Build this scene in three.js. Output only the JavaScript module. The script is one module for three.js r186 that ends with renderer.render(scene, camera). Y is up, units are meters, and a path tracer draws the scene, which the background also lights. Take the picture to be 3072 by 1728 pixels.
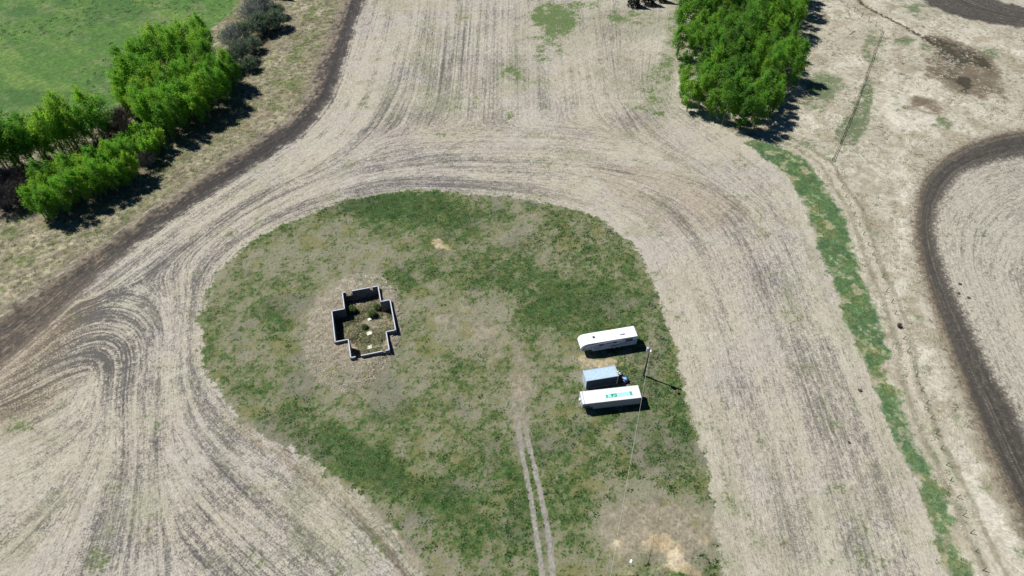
import * as THREE from 'three';
import { Sky } from 'three/addons/objects/Sky.js';
import { mergeGeometries } from 'three/addons/utils/BufferGeometryUtils.js';
import { RoundedBoxGeometry } from 'three/addons/geometries/RoundedBoxGeometry.js';

// ───────────────────────── camera, sky, sun, exposure ─────────────────────────
const scene = new THREE.Scene();
const EYE = 108.26, PITCH = 49.043 * Math.PI / 180, FOC = 2074;            // metres, radians, focal length in survey units (image 3072 wide)
const camera = new THREE.PerspectiveCamera(2 * Math.atan(864 / FOC) * 180 / Math.PI, 16 / 9, 1, 6000);
camera.position.set(0, EYE, 0);
camera.rotation.set(-PITCH, 0, 0);
const SUN_EL = 53.2 * Math.PI / 180;
const sunDir = new THREE.Vector3(-0.899 * Math.cos(SUN_EL), Math.sin(SUN_EL), -0.438 * Math.cos(SUN_EL)).normalize();
const sky = new Sky();
sky.name = 'sky'; sky.userData.kind = 'structure';
sky.scale.setScalar(5000);
sky.material.uniforms.sunPosition.value.copy(sunDir);
sky.material.uniforms.turbidity.value = 1.6;
sky.material.uniforms.rayleigh.value = 0.55;
sky.material.uniforms.mieCoefficient.value = 0.003;
sky.material.uniforms.cloudCoverage.value = 0;
scene.add(sky);
scene.environmentIntensity = 0.1;
const sun = new THREE.DirectionalLight(new THREE.Color(1.0, 0.965, 0.915), 5.0);
sun.position.copy(sunDir).multiplyScalar(400).add(new THREE.Vector3(0, 0, -130));
sun.target.position.set(0, 0, -130);
sun.castShadow = true;
sun.shadow.mapSize.set(4096, 4096);
Object.assign(sun.shadow.camera, { left: -230, right: 230, top: 200, bottom: -200, near: 10, far: 900 });
scene.add(sun, sun.target);
const renderer = new THREE.WebGLRenderer({ antialias: true });
renderer.toneMapping = THREE.LinearToneMapping;
renderer.toneMappingExposure = 1.3;
renderer.shadowMap.enabled = true;

// ───────────────────────── small helpers ─────────────────────────
const PI = Math.PI, TAU = PI * 2;
const clamp = (x, a = 0, b = 1) => x < a ? a : x > b ? b : x;
const sstep = (a, b, x) => { const t = clamp((x - a) / (b - a)); return t * t * (3 - 2 * t); };
const lerp = (a, b, t) => a + (b - a) * t;
function rng(seed) { let s = seed >>> 0; return () => { s = (s + 0x6d2b79f5) | 0; let t = Math.imul(s ^ (s >>> 15), 1 | s); t = (t + Math.imul(t ^ (t >>> 7), 61 | t)) ^ t; return ((t ^ (t >>> 14)) >>> 0) / 4294967296; }; }
// survey: a sighting (plan grid 2576 wide) to a point of the place at height y
function at(vx, vy, y = 0) {
  const u = (vx * 1.19255 - 1536) / FOC, v = (864 - vy * 1.19255) / FOC, c = Math.cos(PITCH), s = Math.sin(PITCH);
  const dy = -s + v * c, dz = -c - v * s, t = (y - EYE) / dy;
  return [u * t, dz * t];                       // x, z
}
const atF = (fx, fy, y = 0) => at(fx / 1.19255, fy / 1.19255, y);
const used = new Map();
function numbered(name) { const n = used.get(name) || 0; used.set(name, n + 1); return n ? name + '_' + String(n).padStart(3, '0') : name; }
function shade(o) { o.traverse((m) => { if (m.isMesh) { m.castShadow = true; m.receiveShadow = true; } }); return o; }
function thing(name, label, category, pos = [0, 0, 0], turn = 0, group) {
  const o = new THREE.Group(); o.name = numbered(name); scene.add(o); o.position.set(...pos); o.rotation.y = turn;
  o.userData = { label, category }; if (group) o.userData.group = group; return o;
}
function part(name, geo, mat, parent) {
  const m = new THREE.Mesh(Array.isArray(geo) ? (geo.length > 1 ? mergeGeometries(geo.map((g) => g.index ? g.toNonIndexed() : g)) : geo[0]) : geo, mat);
  m.name = name; m.castShadow = m.receiveShadow = true; parent.add(m); return m;
}
const C = (r, g, b) => new THREE.Color().setRGB(r, g, b);          // linear
const S8 = (r, g, b) => new THREE.Color(`rgb(${r},${g},${b})`);    // as seen
const std = (color, roughness = 0.8, extra = {}) => new THREE.MeshStandardMaterial({ color, roughness, ...extra });
function box(w, h, d, x = 0, y = 0, z = 0, ry = 0, bevel = 0) {
  const g = bevel ? new RoundedBoxGeometry(w, h, d, 1, bevel) : new THREE.BoxGeometry(w, h, d);
  if (ry) g.rotateY(ry); g.translate(x, y, z); return g;
}
function rod(a, b, r0, r1 = r0, seg = 6) {
  const A = new THREE.Vector3(...a), B = new THREE.Vector3(...b), d = B.clone().sub(A), L = d.length();
  const g = new THREE.CylinderGeometry(r1, r0, L, seg, 1); g.translate(0, L / 2, 0);
  g.applyQuaternion(new THREE.Quaternion().setFromUnitVectors(new THREE.Vector3(0, 1, 0), d.normalize())); g.translate(...a); return g;
}

// ───────────────────────── noise ─────────────────────────
const NT = 1024;
const fbmTile = (() => {                    // periodic fractal noise, mean 0.5
  const out = new Float32Array(NT * NT), r = rng(7);
  let amp = 1, cells = 8, sum = 0;
  for (let o = 0; o < 7; o++) {
    const g = new Float32Array(cells * cells); for (let i = 0; i < g.length; i++) g[i] = r();
    const k = cells / NT;
    for (let y = 0; y < NT; y++) {
      const fy = y * k, iy = fy | 0, ty = fy - iy, sy = ty * ty * (3 - 2 * ty), y0 = iy * cells, y1 = ((iy + 1) % cells) * cells;
      for (let x = 0; x < NT; x++) {
        const fx = x * k, ix = fx | 0, tx = fx - ix, sx = tx * tx * (3 - 2 * tx), x1 = (ix + 1) % cells;
        const a = g[y0 + ix] + (g[y0 + x1] - g[y0 + ix]) * sx, b = g[y1 + ix] + (g[y1 + x1] - g[y1 + ix]) * sx;
        out[y * NT + x] += amp * (a + (b - a) * sy);
      }
    }
    sum += amp; amp *= 0.62; cells *= 2;
  }
  let m = 0, v = 0; for (let i = 0; i < out.length; i++) m += out[i]; m /= out.length;
  for (let i = 0; i < out.length; i++) v += (out[i] - m) ** 2; v = Math.sqrt(v / out.length);
  for (let i = 0; i < out.length; i++) out[i] = 0.5 + (out[i] - m) / v * 0.2;      // sd 0.2
  return out;
})();
const white = (() => { const w = new Float32Array(NT * NT), r = rng(11); for (let i = 0; i < w.length; i++) w[i] = r(); return w; })();
function smp(tile, x, y) {                   // bilinear, wrapped, x y in tile pixels
  const xf = Math.floor(x), yf = Math.floor(y), tx = x - xf, ty = y - yf, x0 = xf & 1023, y0 = (yf & 1023) << 10, x1 = (xf + 1) & 1023, y1 = ((yf + 1) & 1023) << 10;
  const a = tile[y0 + x0], b = tile[y0 + x1], c = tile[y1 + x0], d = tile[y1 + x1];
  const p = a + (b - a) * tx; return p + (c + (d - c) * tx - p) * ty;
}
// fractal noise whose largest lumps measure about "size" metres
const fb = (x, z, size, o = 0) => smp(fbmTile, x * 128 / size + o * 37.7, z * 128 / size + o * 91.3);

// ───────────────────────── survey of the ground ─────────────────────────
const X0 = -180, X1 = 180, F0 = 22, F1 = 250;             // extent of the surveyed land; F = metres in front (z = -F)
const line = (pts) => pts.map(([x, y]) => at(x, y));
const yardLine = [[950, 487], [1020, 478], [1100, 479], [1180, 487], [1260, 493], [1340, 504], [1420, 520], [1500, 546], [1560, 586], [1610, 640], [1640, 700], [1664, 770], [1690, 850], [1710, 930], [1733, 1010], [1753, 1080], [1772, 1150], [1786, 1210], [1797, 1265], [1812, 1350], [1830, 1449], [1850, 1560], [1120, 1560], [1074, 1449], [1023, 1391], [987, 1335], [918, 1262], [840, 1200], [755, 1142], [680, 1105], [610, 1062], [555, 1005], [520, 935], [505, 870], [506, 810], [520, 750], [547, 690], [592, 640], [652, 595], [722, 560], [792, 530], [870, 503]];
const tillOut = [[835, -110], [845, -60], [858, 0], [845, 50], [825, 95], [800, 150], [785, 200], [765, 250], [715, 305], [640, 350], [560, 405], [470, 465], [380, 525], [290, 590], [200, 650], [110, 710], [40, 760], [-120, 870]];
const tillIn = [[945, -110], [932, -60], [915, 0], [893, 60], [872, 130], [855, 190], [830, 250], [795, 302], [745, 350], [680, 395], [600, 445], [520, 495], [430, 555], [340, 620], [260, 685], [190, 750], [130, 815], [70, 875], [0, 935], [-120, 1030]];
const pastureEdge = [[612, -110], [605, -60], [600, 0], [585, 35], [540, 62], [480, 130], [350, 175], [318, 250], [240, 315], [140, 350], [0, 395], [-150, 440]];
const vergeL = [[1872, 353], [1950, 419], [1991, 464], [2022, 513], [2043, 575], [2068, 641], [2095, 708], [2113, 794], [2151, 857], [2172, 922], [2210, 1000], [2245, 1079], [2280, 1155], [2314, 1231], [2345, 1320], [2383, 1449], [2410, 1560]];
const vergeR = [[1890, 348], [1985, 378], [2047, 419], [2081, 482], [2113, 523], [2141, 614], [2165, 683], [2193, 746], [2214, 812], [2234, 881], [2230, 930], [2262, 1020], [2296, 1111], [2326, 1170], [2354, 1231], [2401, 1351], [2448, 1449], [2490, 1560]];
const rightOut = [[2720, 300], [2576, 322], [2500, 335], [2430, 358], [2365, 395], [2318, 440], [2300, 500], [2293, 570], [2305, 645], [2325, 720], [2350, 800], [2394, 922], [2455, 1082], [2510, 1213], [2576, 1351], [2660, 1530]];
const rightIn = [[2720, 372], [2576, 392], [2500, 405], [2420, 435], [2385, 475], [2360, 522], [2351, 570], [2360, 625], [2384, 700], [2422, 780], [2488, 922], [2554, 1031], [2588, 1111], [2732, 1380]];
const topOut = [[2255, -110], [2300, -30], [2328, 8], [2373, 33], [2474, 58], [2576, 74], [2720, 100]];
const topIn = [[2380, -110], [2480, -18], [2520, 4], [2576, 20], [2720, 40]];
const meadowLine = [[1760, -110], [1735, -40], [1716, 60], [1697, 200], [1705, 265], [1760, 300], [1830, 330], ...vergeL, ...rightOut.slice().reverse(), [2720, 100], ...topOut.slice().reverse()];
const tracks = [[[1541, 1190], [1548, 1240], [1556, 1290], [1570, 1377], [1589, 1473], [1602, 1555], [1615, 1642], [1629, 1740], [1640, 1850]], [[1566, 1210], [1573, 1255], [1580, 1300], [1598, 1382], [1619, 1468], [1637, 1555], [1650, 1642], [1659, 1740], [1670, 1850]]].map((t) => t.map(([x, y]) => atF(x, y)));

const GX = 361, GZ = F1 - F0 + 1;                           // 1 m survey grid
function distField(poly) {                                  // signed distance to a closed outline: positive inside
  const out = new Float32Array(GX * GZ), n = poly.length;
  for (let j = 0; j < GZ; j++) for (let i = 0; i < GX; i++) {
    const x = X0 + i, z = -(F0 + j); let d2 = 1e9, inside = false;
    for (let k = 0, l = n - 1; k < n; l = k++) {
      const ax = poly[l][0], az = poly[l][1], bx = poly[k][0], bz = poly[k][1], ex = bx - ax, ez = bz - az, px = x - ax, pz = z - az;
      const t = clamp((px * ex + pz * ez) / (ex * ex + ez * ez)), qx = px - ex * t, qz = pz - ez * t, q = qx * qx + qz * qz;
      if (q < d2) d2 = q;
      if ((az > z) !== (bz > z) && x < ex * (z - az) / ez + ax) inside = !inside;
    }
    out[j * GX + i] = (inside ? 1 : -1) * Math.sqrt(d2);
  }
  return out;
}
function lineField(lines) {                                 // distance to open lines
  const out = new Float32Array(GX * GZ).fill(1e9);
  for (let j = 0; j < GZ; j++) for (let i = 0; i < GX; i++) {
    const x = X0 + i, z = -(F0 + j); let d2 = 1e9;
    for (const L of lines) for (let k = 1; k < L.length; k++) {
      const ax = L[k - 1][0], az = L[k - 1][1], ex = L[k][0] - ax, ez = L[k][1] - az, px = x - ax, pz = z - az;
      const t = clamp((px * ex + pz * ez) / (ex * ex + ez * ez)), qx = px - ex * t, qz = pz - ez * t, q = qx * qx + qz * qz; if (q < d2) d2 = q;
    }
    out[j * GX + i] = Math.sqrt(d2);
  }
  return out;
}
function g1(f, x, z) {                                      // bilinear look-up in a 1 m grid
  let u = x - X0, v = -z - F0; u = u < 0 ? 0 : u > GX - 1.001 ? GX - 1.001 : u; v = v < 0 ? 0 : v > GZ - 1.001 ? GZ - 1.001 : v;
  const i = u | 0, j = v | 0, tx = u - i, ty = v - j, o = j * GX + i, a = f[o] + (f[o + 1] - f[o]) * tx, b = f[o + GX] + (f[o + GX + 1] - f[o + GX]) * tx;
  return a + (b - a) * ty;
}
const sdYard = distField(line(yardLine));
const sdTill = distField(line([...tillOut, ...tillIn.slice().reverse()]));
const sdMargin = distField(line([[700, -110], ...tillOut, [-400, 900], [-400, -110]]));       // everything left of the tilled strip
const sdPasture = distField(line([...pastureEdge, [-500, 440], [-500, -110]]));
const sdMeadow = distField(line(meadowLine));
const sdVerge = distField(line([...vergeL, ...vergeR.slice().reverse()]));
const sdTillR = distField(line([...rightOut, ...rightIn.slice().reverse()]));
const sdFieldR = distField(line([...rightIn, [3000, 1380], [3000, 372]]));
const sdTillT = distField(line([...topOut, ...topIn.slice().reverse()]));
const sdFieldT = distField(line([...topIn, [3000, 40], [3000, -110]]));
const dTillOut = lineField([line(tillOut)]), dRightOut = lineField([line(rightOut)]);
const ditchLine = [[2566, -20], [2590, 13], [2619, 29], [2667, 53], [2720, 82], [2778, 116], [2800, 132]].map(([x, y]) => atF(x, y));
const dDitch = lineField([ditchLine]);

// soft patches: [V x, V y, radius x, radius y, strength, tilt in degrees], as sighted
function patches(list) {
  const out = new Float32Array(GX * GZ);
  for (const [vx, vy, rx, ry, s, rot = 0] of list) {
    const c = at(vx, vy), r = rot * PI / 180, e = at(vx + rx * Math.cos(r), vy + rx * Math.sin(r)), f = at(vx - ry * Math.sin(r), vy + ry * Math.cos(r));
    const ax = e[0] - c[0], az = e[1] - c[1], bx = f[0] - c[0], bz = f[1] - c[1], det = ax * bz - az * bx;
    const reach = 1.7 * (Math.hypot(ax, az) + Math.hypot(bx, bz));
    const i0 = Math.max(0, Math.floor(c[0] - reach - X0)), i1 = Math.min(GX - 1, Math.ceil(c[0] + reach - X0)), j0 = Math.max(0, Math.floor(-c[1] - reach - F0)), j1 = Math.min(GZ - 1, Math.ceil(-c[1] + reach - F0));
    for (let j = j0; j <= j1; j++) for (let i = i0; i <= i1; i++) {
      const px = X0 + i - c[0], pz = -(F0 + j) - c[1], p = (px * bz - pz * bx) / det, q = (ax * pz - az * px) / det, d = Math.sqrt(p * p + q * q);
      if (d < 1.6) out[j * GX + i] += s * (1 - sstep(0.35, 1.6, d));
    }
  }
  return out;
}
// bare dark soil showing between the straw
const soilP = patches([[300, 830, 105, 80, .85], [240, 900, 100, 50, .65], [100, 960, 150, 60, .6, -25], [292, 960, 45, 75, .8], [260, 760, 90, 30, .5, -20], [30, 1030, 110, 50, .5, -20], [330, 1140, 60, 110, .25], [380, 690, 130, 45, .4, -35], [280, 760, 120, 40, .55, -40], [150, 840, 120, 40, .55, -40], [560, 560, 130, 16, .4, -33], [700, 480, 110, 14, .35, -25], [570, 1385, 120, 60, .7, 30], [430, 1350, 90, 70, .35], [200, 1400, 120, 70, .42], [280, 1290, 70, 90, .34], [560, 1190, 110, 40, .4, 45], [520, 1300, 60, 60, .3], [60, 1300, 90, 60, .25], [660, 1160, 130, 25, .3, 42], [500, 1110, 60, 60, .1], [1225, 160, 170, 130, .32], [1005, 250, 70, 110, .3], [1530, 110, 25, 45, .5], [1430, 260, 80, 70, .15], [1560, 330, 60, 40, .18],  [960, 60, 40, 120, .2], [1150, 100, 40, 160, .15], [1860, 1000, 14, 260, .2, -13], [1960, 1000, 12, 300, .2, -15], [1990, 1300, 60, 120, .12], [2050, 1050, 10, 260, .22, -17], [2120, 1100, 14, 260, .25, -20], [430, 620, 90, 30, .3, -35], [640, 1040, 15, 70, .3, -40], [720, 1150, 100, 9, .45, 32], [900, 1300, 100, 9, .4, 45], [445, 745, 14, 40, .35]]);
const brownP = patches([[610, 1088, 70, 10, .8, 36], [710, 1152, 80, 10, .8, 32], [820, 1222, 80, 10, .8, 36], [925, 1318, 80, 11, .9, 45], [1005, 1412, 70, 12, .9, 52], [60, 900, 170, 50, .75, -32], [90, 985, 130, 45, .55, -25], [20, 1060, 120, 50, .45, -20], [170, 800, 110, 26, .5, -40], [1790, 530, 70, 40, .3], [1560, 320, 150, 30, .3], [1100, 330, 150, 30, .25]]);
const oliveP = patches([[1692, 100, 22, 170, .9, 8], [1640, 230, 34, 80, .7], [1600, 55, 90, 40, .7], [1560, 180, 60, 60, .45], [1420, 60, 110, 70, .5], [1290, 190, 70, 60, .45], [1100, 230, 60, 50, .4], [1085, 90, 20, 110, .4], [1830, 1150, 16, 160, .5, -13], [1945, 1180, 20, 140, .4, -15], [1980, 1380, 60, 80, .45], [2150, 1380, 30, 80, .4], [820, 1270, 100, 20, .5, 40], [560, 1420, 60, 50, .35], [300, 1180, 60, 40, .3], [120, 1100, 70, 30, .35, -20], [650, 460, 60, 12, .4, -20], [1700, 400, 60, 14, .3, 25], [2480, 620, 60, 120, .5], [2540, 900, 60, 160, .4]]);
const sdOval = distField(line([[1480, 415], [1600, 418], [1720, 440], [1830, 478], [1900, 538], [1860, 562], [1800, 582], [1740, 592], [1680, 590], [1620, 556], [1540, 490]]));
// young green growth, off the yard
const greenP = patches([[1395, 42, 62, 38, 1], [1470, 10, 50, 15, .6], [1287, 180, 38, 20, .65], [1300, 205, 25, 14, .5], [1078, 200, 7, 34, .6], [1286, 288, 14, 14, .6], [1660, 285, 24, 12, .65, 30], [1480, 205, 10, 26, .4], [1100, 240, 50, 20, .2], [1230, 260, 60, 20, .2], [690, 1190, 20, 36, .6, -40], [830, 1270, 90, 10, .3, 38], [940, 1350, 60, 22, .55, 48], [1400, 90, 60, 50, .4], [1560, 60, 60, 40, .25], [1690, 120, 18, 140, .65, 8], [1640, 220, 25, 80, .5, 8], [1600, 45, 60, 22, .4], [1820, 1090, 14, 90, .4, -13], [1850, 1280, 16, 120, .35, -13], [1940, 1170, 14, 80, .35, -15], [2060, 1300, 16, 100, .25, -17], [2165, 1390, 14, 40, .5, -25], [1975, 1390, 20, 60, .3], [2130, 1240, 15, 80, .2, -20], [1200, 330, 140, 20, .2], [650, 455, 40, 10, .3], [300, 1180, 30, 20, .3], [250, 1410, 40, 40, .25], [80, 1080, 50, 20, .3], [1160, 60, 30, 70, .15], [1370, 160, 50, 60, .18], [1055, 120, 20, 70, .2], [850, 1440, 40, 30, .3], [2400, 560, 60, 80, .15], [2480, 900, 30, 200, .15, -25], [2550, 1000, 40, 80, .2]]);
// grass in the yard: positive green, negative parched
const yardP = patches([[1060, 525, 160, 42, 1], [930, 510, 90, 26, .75, -12], [1190, 575, 90, 36, .45], [1010, 590, 120, 30, .15], [985, 690, 26, 22, .5], [1290, 705, 110, 40, .4], [1430, 765, 90, 60, .6], [1340, 770, 60, 40, .2], [1530, 760, 60, 60, .35], [1600, 700, 40, 70, .35, -20], [1680, 880, 22, 110, .4, -14], [1030, 870, 20, 60, .3], [1010, 800, 14, 90, .35], [665, 790, 42, 22, .6], [700, 820, 30, 60, .3], [560, 800, 30, 120, .15], [520, 900, 12, 90, .25], [640, 960, 60, 40, .3], [700, 985, 60, 30, .25], [760, 1060, 120, 45, .6, 28], [900, 1150, 120, 50, .8, 30], [1010, 1230, 90, 40, .5, 25], [1100, 1245, 80, 36, .75, 15], [1110, 1330, 70, 70, .3], [1180, 1370, 30, 50, .35], [1430, 926, 40, 5, .9, -6], [1420, 1070, 80, 40, .45, -10], [1460, 1130, 60, 40, .3], [1400, 1150, 60, 70, .15], [1690, 1190, 60, 60, .35], [1640, 1110, 40, 40, .1], [1720, 1060, 30, 60, .25], [1150, 920, 60, 50, .25], [1260, 960, 60, 40, .15], [1120, 1060, 90, 50, .1], [1430, 850, 60, 40, .25], [1350, 920, 40, 20, .2], [1700, 1060, 40, 110, .2, -12], [1320, 1210, 30, 80, .2], [1450, 1290, 60, 80, .25], [1290, 1320, 40, 60, .1], [1440, 1000, 30, 20, .3], [1480, 1100, 20, 20, .3],
  [900, 820, 118, 130, -1.3], [1165, 815, 90, 60, -.6], [1265, 900, 75, 90, -.55], [1310, 1010, 34, 110, -.7], [1220, 1010, 70, 60, -.25], [640, 1085, 70, 9, -.8, 34], [755, 1150, 90, 8, -.7, 33], [870, 1225, 90, 9, -.8, 38], [970, 1320, 80, 10, -.9, 45], [1040, 1400, 60, 10, -.9, 52], [560, 1010, 60, 8, -.6, 55], [1400, 1230, 60, 60, -.2], [1560, 1300, 60, 40, -.5], [1340, 590, 120, 50, -.15], [1130, 640, 90, 30, -.2], [1600, 1100, 70, 90, -.3], [1670, 1330, 140, 80, -1.1], [1560, 1400, 40, 50, -.5], [1120, 740, 90, 50, -.1], [1530, 1240, 60, 40, -.2], [1490, 930, 55, 26, -.6], [1010, 640, 90, 20, -.15], [860, 620, 120, 30, -.2], [1060, 1120, 60, 40, -.2], [1200, 1150, 90, 70, -.2], [1120, 1400, 40, 40, -.25], [1030, 1300, 50, 30, -.3, 30]]);
const sandP = patches([[1520, 908, 44, 12, 1.1, -6], [1470, 902, 20, 10, .6], [1100, 608, 13, 10, 1.5], [1112, 625, 12, 9, 1.4, 20], [1127, 652, 5, 4, 1], [920, 845, 30, 30, .4],
  ...[[720, 1110, 70, 42, 1], [760, 1185, 90, 50, .9], [880, 1250, 60, 50, .9], [450, 1215, 36, 60, .8], [960, 1390, 90, 50, 1.1], [560, 1395, 70, 40, .8], [1150, 1155, 45, 34, .9], [660, 1250, 30, 26, .8], [930, 1320, 60, 40, .9], [760, 1420, 60, 30, .7], [1030, 1445, 80, 30, .9]].map(([x, y, a, b, s]) => { const k = 1 / 2.744 / 1.19255; return [1700 / 1.19255 + x * k, 1200 / 1.19255 + y * k, a * k * 1.5, b * k * 1.5, s * .72]; })]);
// meadow: damp brown, pale flattened grass, green
const marshP = patches([[2400, 125, 70, 26, .9, 22], [2480, 160, 40, 18, .8, 35], [2360, 105, 26, 8, .8, 25], [2450, 210, 110, 36, .55, 10], [2400, 180, 70, 26, .4], [2330, 265, 50, 22, .55, 15], [2430, 205, 18, 8, .9, 30], [2428, 222, 5, 12, .8], [2380, 150, 60, 20, .4]]);
const paleP = patches([[2310, 250, 60, 55, .8], [2360, 320, 90, 26, .7], [2420, 280, 100, 26, .5], [2240, 300, 60, 50, .3], [2250, 420, 60, 70, .35], [2270, 600, 22, 150, .6, -3], [2330, 900, 24, 160, .6, -22], [2470, 1250, 26, 160, .8, -26], [2540, 120, 60, 22, .5, 12], [2380, 80, 90, 12, .4, 24], [2240, 60, 50, 40, .3], [2130, 200, 40, 60, .3], [2060, 310, 50, 40, .35], [2160, 450, 40, 40, .3]]);
const meadowGreenP = patches([[2170, 270, 20, 76, 1.1, 10], [2128, 330, 20, 34, 1], [2080, 215, 46, 30, .8], [2060, 250, 30, 20, .35], [2270, 105, 30, 14, .5], [2335, 120, 18, 10, .7], [2490, 135, 24, 20, .7], [2300, 20, 50, 16, .4], [2380, 310, 40, 14, .4], [2260, 100, 60, 5, .4], [2290, 870, 12, 90, .3, -20], [2390, 1180, 20, 130, .4, -24], [2440, 1330, 16, 80, .35, -24], [2200, 120, 26, 60, .3], [2040, 370, 60, 20, .35, 25], [1960, 350, 60, 14, .4, 20], [2230, 750, 10, 60, .25], [1900, 1000, 1, 1, 0]]);
// left margin: litter coloured darker for the shade of the trees, green, pale straw
const litterShadeP = patches([[140, 430, 170, 40, .8, -14], [40, 500, 70, 40, .8], [230, 500, 120, 40, .7, -20], [470, 260, 130, 90, .9], [330, 350, 60, 40, .8], [640, 80, 60, 60, .7], [590, 150, 40, 50, .7], [1870, 130, 120, 170, .9], [1880, 320, 40, 14, .5]]);
const marginGreenP = patches([[560, 340, 80, 14, .5, -32], [720, 200, 26, 60, .4, -50], [640, 270, 26, 20, .4], [420, 430, 60, 14, .5, -34], [800, 50, 26, 40, .3], [40, 635, 40, 20, .5], [60, 660, 30, 10, .3], [760, 110, 20, 60, .3]]);
const marginPaleP = patches([[60, 700, 90, 26, .8, -30], [20, 620, 40, 30, .4], [160, 620, 60, 14, .5, -30], [700, 80, 40, 40, .3], [60, 580, 60, 20, .4]]);

// ───────────────────────── direction of the rows ─────────────────────────
const guides = [
  yardLine.slice(0, 21), yardLine.slice(23), [yardLine[41], yardLine[0]],
  tillOut, tillIn, vergeL, vergeR, rightOut, rightIn, topOut, topIn,
  [[700, 520], [900, 430], [1100, 395], [1300, 390], [1500, 402], [1650, 425], [1780, 465], [1880, 530], [1960, 640]],
  [[760, 500], [950, 452], [1150, 438], [1350, 445], [1530, 480], [1650, 540], [1740, 640], [1800, 760]],
  [[1680, 640], [1760, 900], [1830, 1150], [1880, 1449]], [[1800, 640], [1870, 850], [1950, 1100], [2030, 1449]], [[1900, 600], [2000, 850], [2110, 1150], [2200, 1449]], [[1960, 560], [2060, 800], [2180, 1080], [2290, 1449]],
  [[980, -60], [960, 0], [930, 130], [890, 240], [820, 330], [690, 430], [520, 540], [340, 680], [200, 800], [60, 910]],
  [[1040, -60], [1020, 80], [985, 220], [930, 320], [840, 400]], [[1110, -60], [1095, 100], [1075, 250], [1040, 340]], [[1210, -60], [1200, 120], [1190, 300]], [[1310, -60], [1308, 120], [1310, 300]], [[1410, -60], [1425, 120], [1440, 280]], [[1510, -60], [1530, 120], [1550, 250], [1600, 330]], [[1600, 60], [1590, 170], [1600, 250], [1680, 330], [1800, 400], [1920, 500]], [[1690, -60], [1680, 80], [1650, 220], [1680, 290], [1780, 350], [1900, 430]],
  [[1000, 345], [1200, 340], [1400, 345], [1550, 360]],
  [[205, 745], [308, 745], [375, 769], [404, 815], [410, 860], [404, 930]], [[146, 845], [234, 813], [308, 821], [352, 855], [360, 890], [350, 945]], [[164, 918], [220, 909], [243, 930], [245, 985]], [[180, 880], [250, 850], [300, 870], [312, 920], [300, 980]], [[180, 790], [290, 780], [355, 800], [385, 850], [385, 920]],
  [[440, 690], [450, 770], [430, 870], [410, 1000], [390, 1200], [375, 1449]], [[490, 720], [475, 850], [480, 960], [520, 1050]], [[310, 1010], [320, 1150], [300, 1300], [260, 1449]], [[250, 1000], [240, 1130], [190, 1290], [120, 1449]],
  [[0, 1060], [120, 1010], [240, 940]], [[-60, 1000], [60, 950], [160, 900]], [[0, 1180], [150, 1110], [230, 1060]], [[0, 1330], [100, 1260], [230, 1150]], [[-60, 1449], [60, 1350], [180, 1220]],
  [[480, 1050], [560, 1150], [700, 1280], [850, 1400], [920, 1480]], [[530, 1000], [620, 1090], [740, 1180], [890, 1310], [1030, 1449]], [[420, 1130], [560, 1290], [740, 1449]], [[470, 1300], [620, 1449]], [[440, 1200], [510, 1310], [650, 1449]],
  [[2576, 480], [2490, 520], [2445, 580], [2440, 660], [2480, 780], [2576, 980]], [[2640, 560], [2560, 600], [2520, 680], [2560, 800], [2640, 960]], [[2500, -20], [2640, 10]],
].map(line);
const angle = (() => {                                       // doubled-angle field on a 1 m grid (computed at 3 m)
  const c = new Float32Array(GX * GZ), s = new Float32Array(GX * GZ), segs = [];
  for (const g of guides) for (let k = 1; k < g.length; k++) {
    const dx = g[k][0] - g[k - 1][0], dz = g[k][1] - g[k - 1][1], L = Math.hypot(dx, dz), n = Math.max(1, Math.round(L / 4)), a = 2 * Math.atan2(dz, dx);
    for (let q = 0; q < n; q++) segs.push(g[k - 1][0] + dx * (q + .5) / n, g[k - 1][1] + dz * (q + .5) / n, Math.cos(a) * L / n, Math.sin(a) * L / n);
  }
  const ST = 3, w = Math.ceil(GX / ST) + 1, h = Math.ceil(GZ / ST) + 1, cc = new Float32Array(w * h), ss = new Float32Array(w * h);
  for (let j = 0; j < h; j++) for (let i = 0; i < w; i++) {
    const x = X0 + i * ST, z = -(F0 + j * ST); let a = 0, b = 0;
    for (let k = 0; k < segs.length; k += 4) { const dx = x - segs[k], dz = z - segs[k + 1], q = dx * dx + dz * dz + 6, ww = 1 / (q * q); a += segs[k + 2] * ww; b += segs[k + 3] * ww; }
    const m = Math.hypot(a, b) || 1; cc[j * w + i] = a / m; ss[j * w + i] = b / m;
  }
  for (let j = 0; j < GZ; j++) for (let i = 0; i < GX; i++) {
    const u = i / ST, v = j / ST, i0 = u | 0, j0 = v | 0, tx = u - i0, ty = v - j0, o = j0 * w + i0;
    const mix = (f) => lerp(lerp(f[o], f[o + 1], tx), lerp(f[o + w], f[o + w + 1], tx), ty);
    let ca = mix(cc), sa = mix(ss);
    const z = -(F0 + j), x = X0 + i, md = g1(sdMeadow, x, z);
    if (md > 0 && g1(sdVerge, x, z) < 0) { const t = fb(x, z, 34, 5) * 14; ca = Math.cos(t) * 1.2 + ca * .5; sa = Math.sin(t) * 1.2 + sa * .5; }    // wind-laid grass swirls
    const t = Math.atan2(sa, ca) / 2; c[j * GX + i] = Math.cos(t); s[j * GX + i] = Math.sin(t);
  }
  return { c, s };
})();
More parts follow.
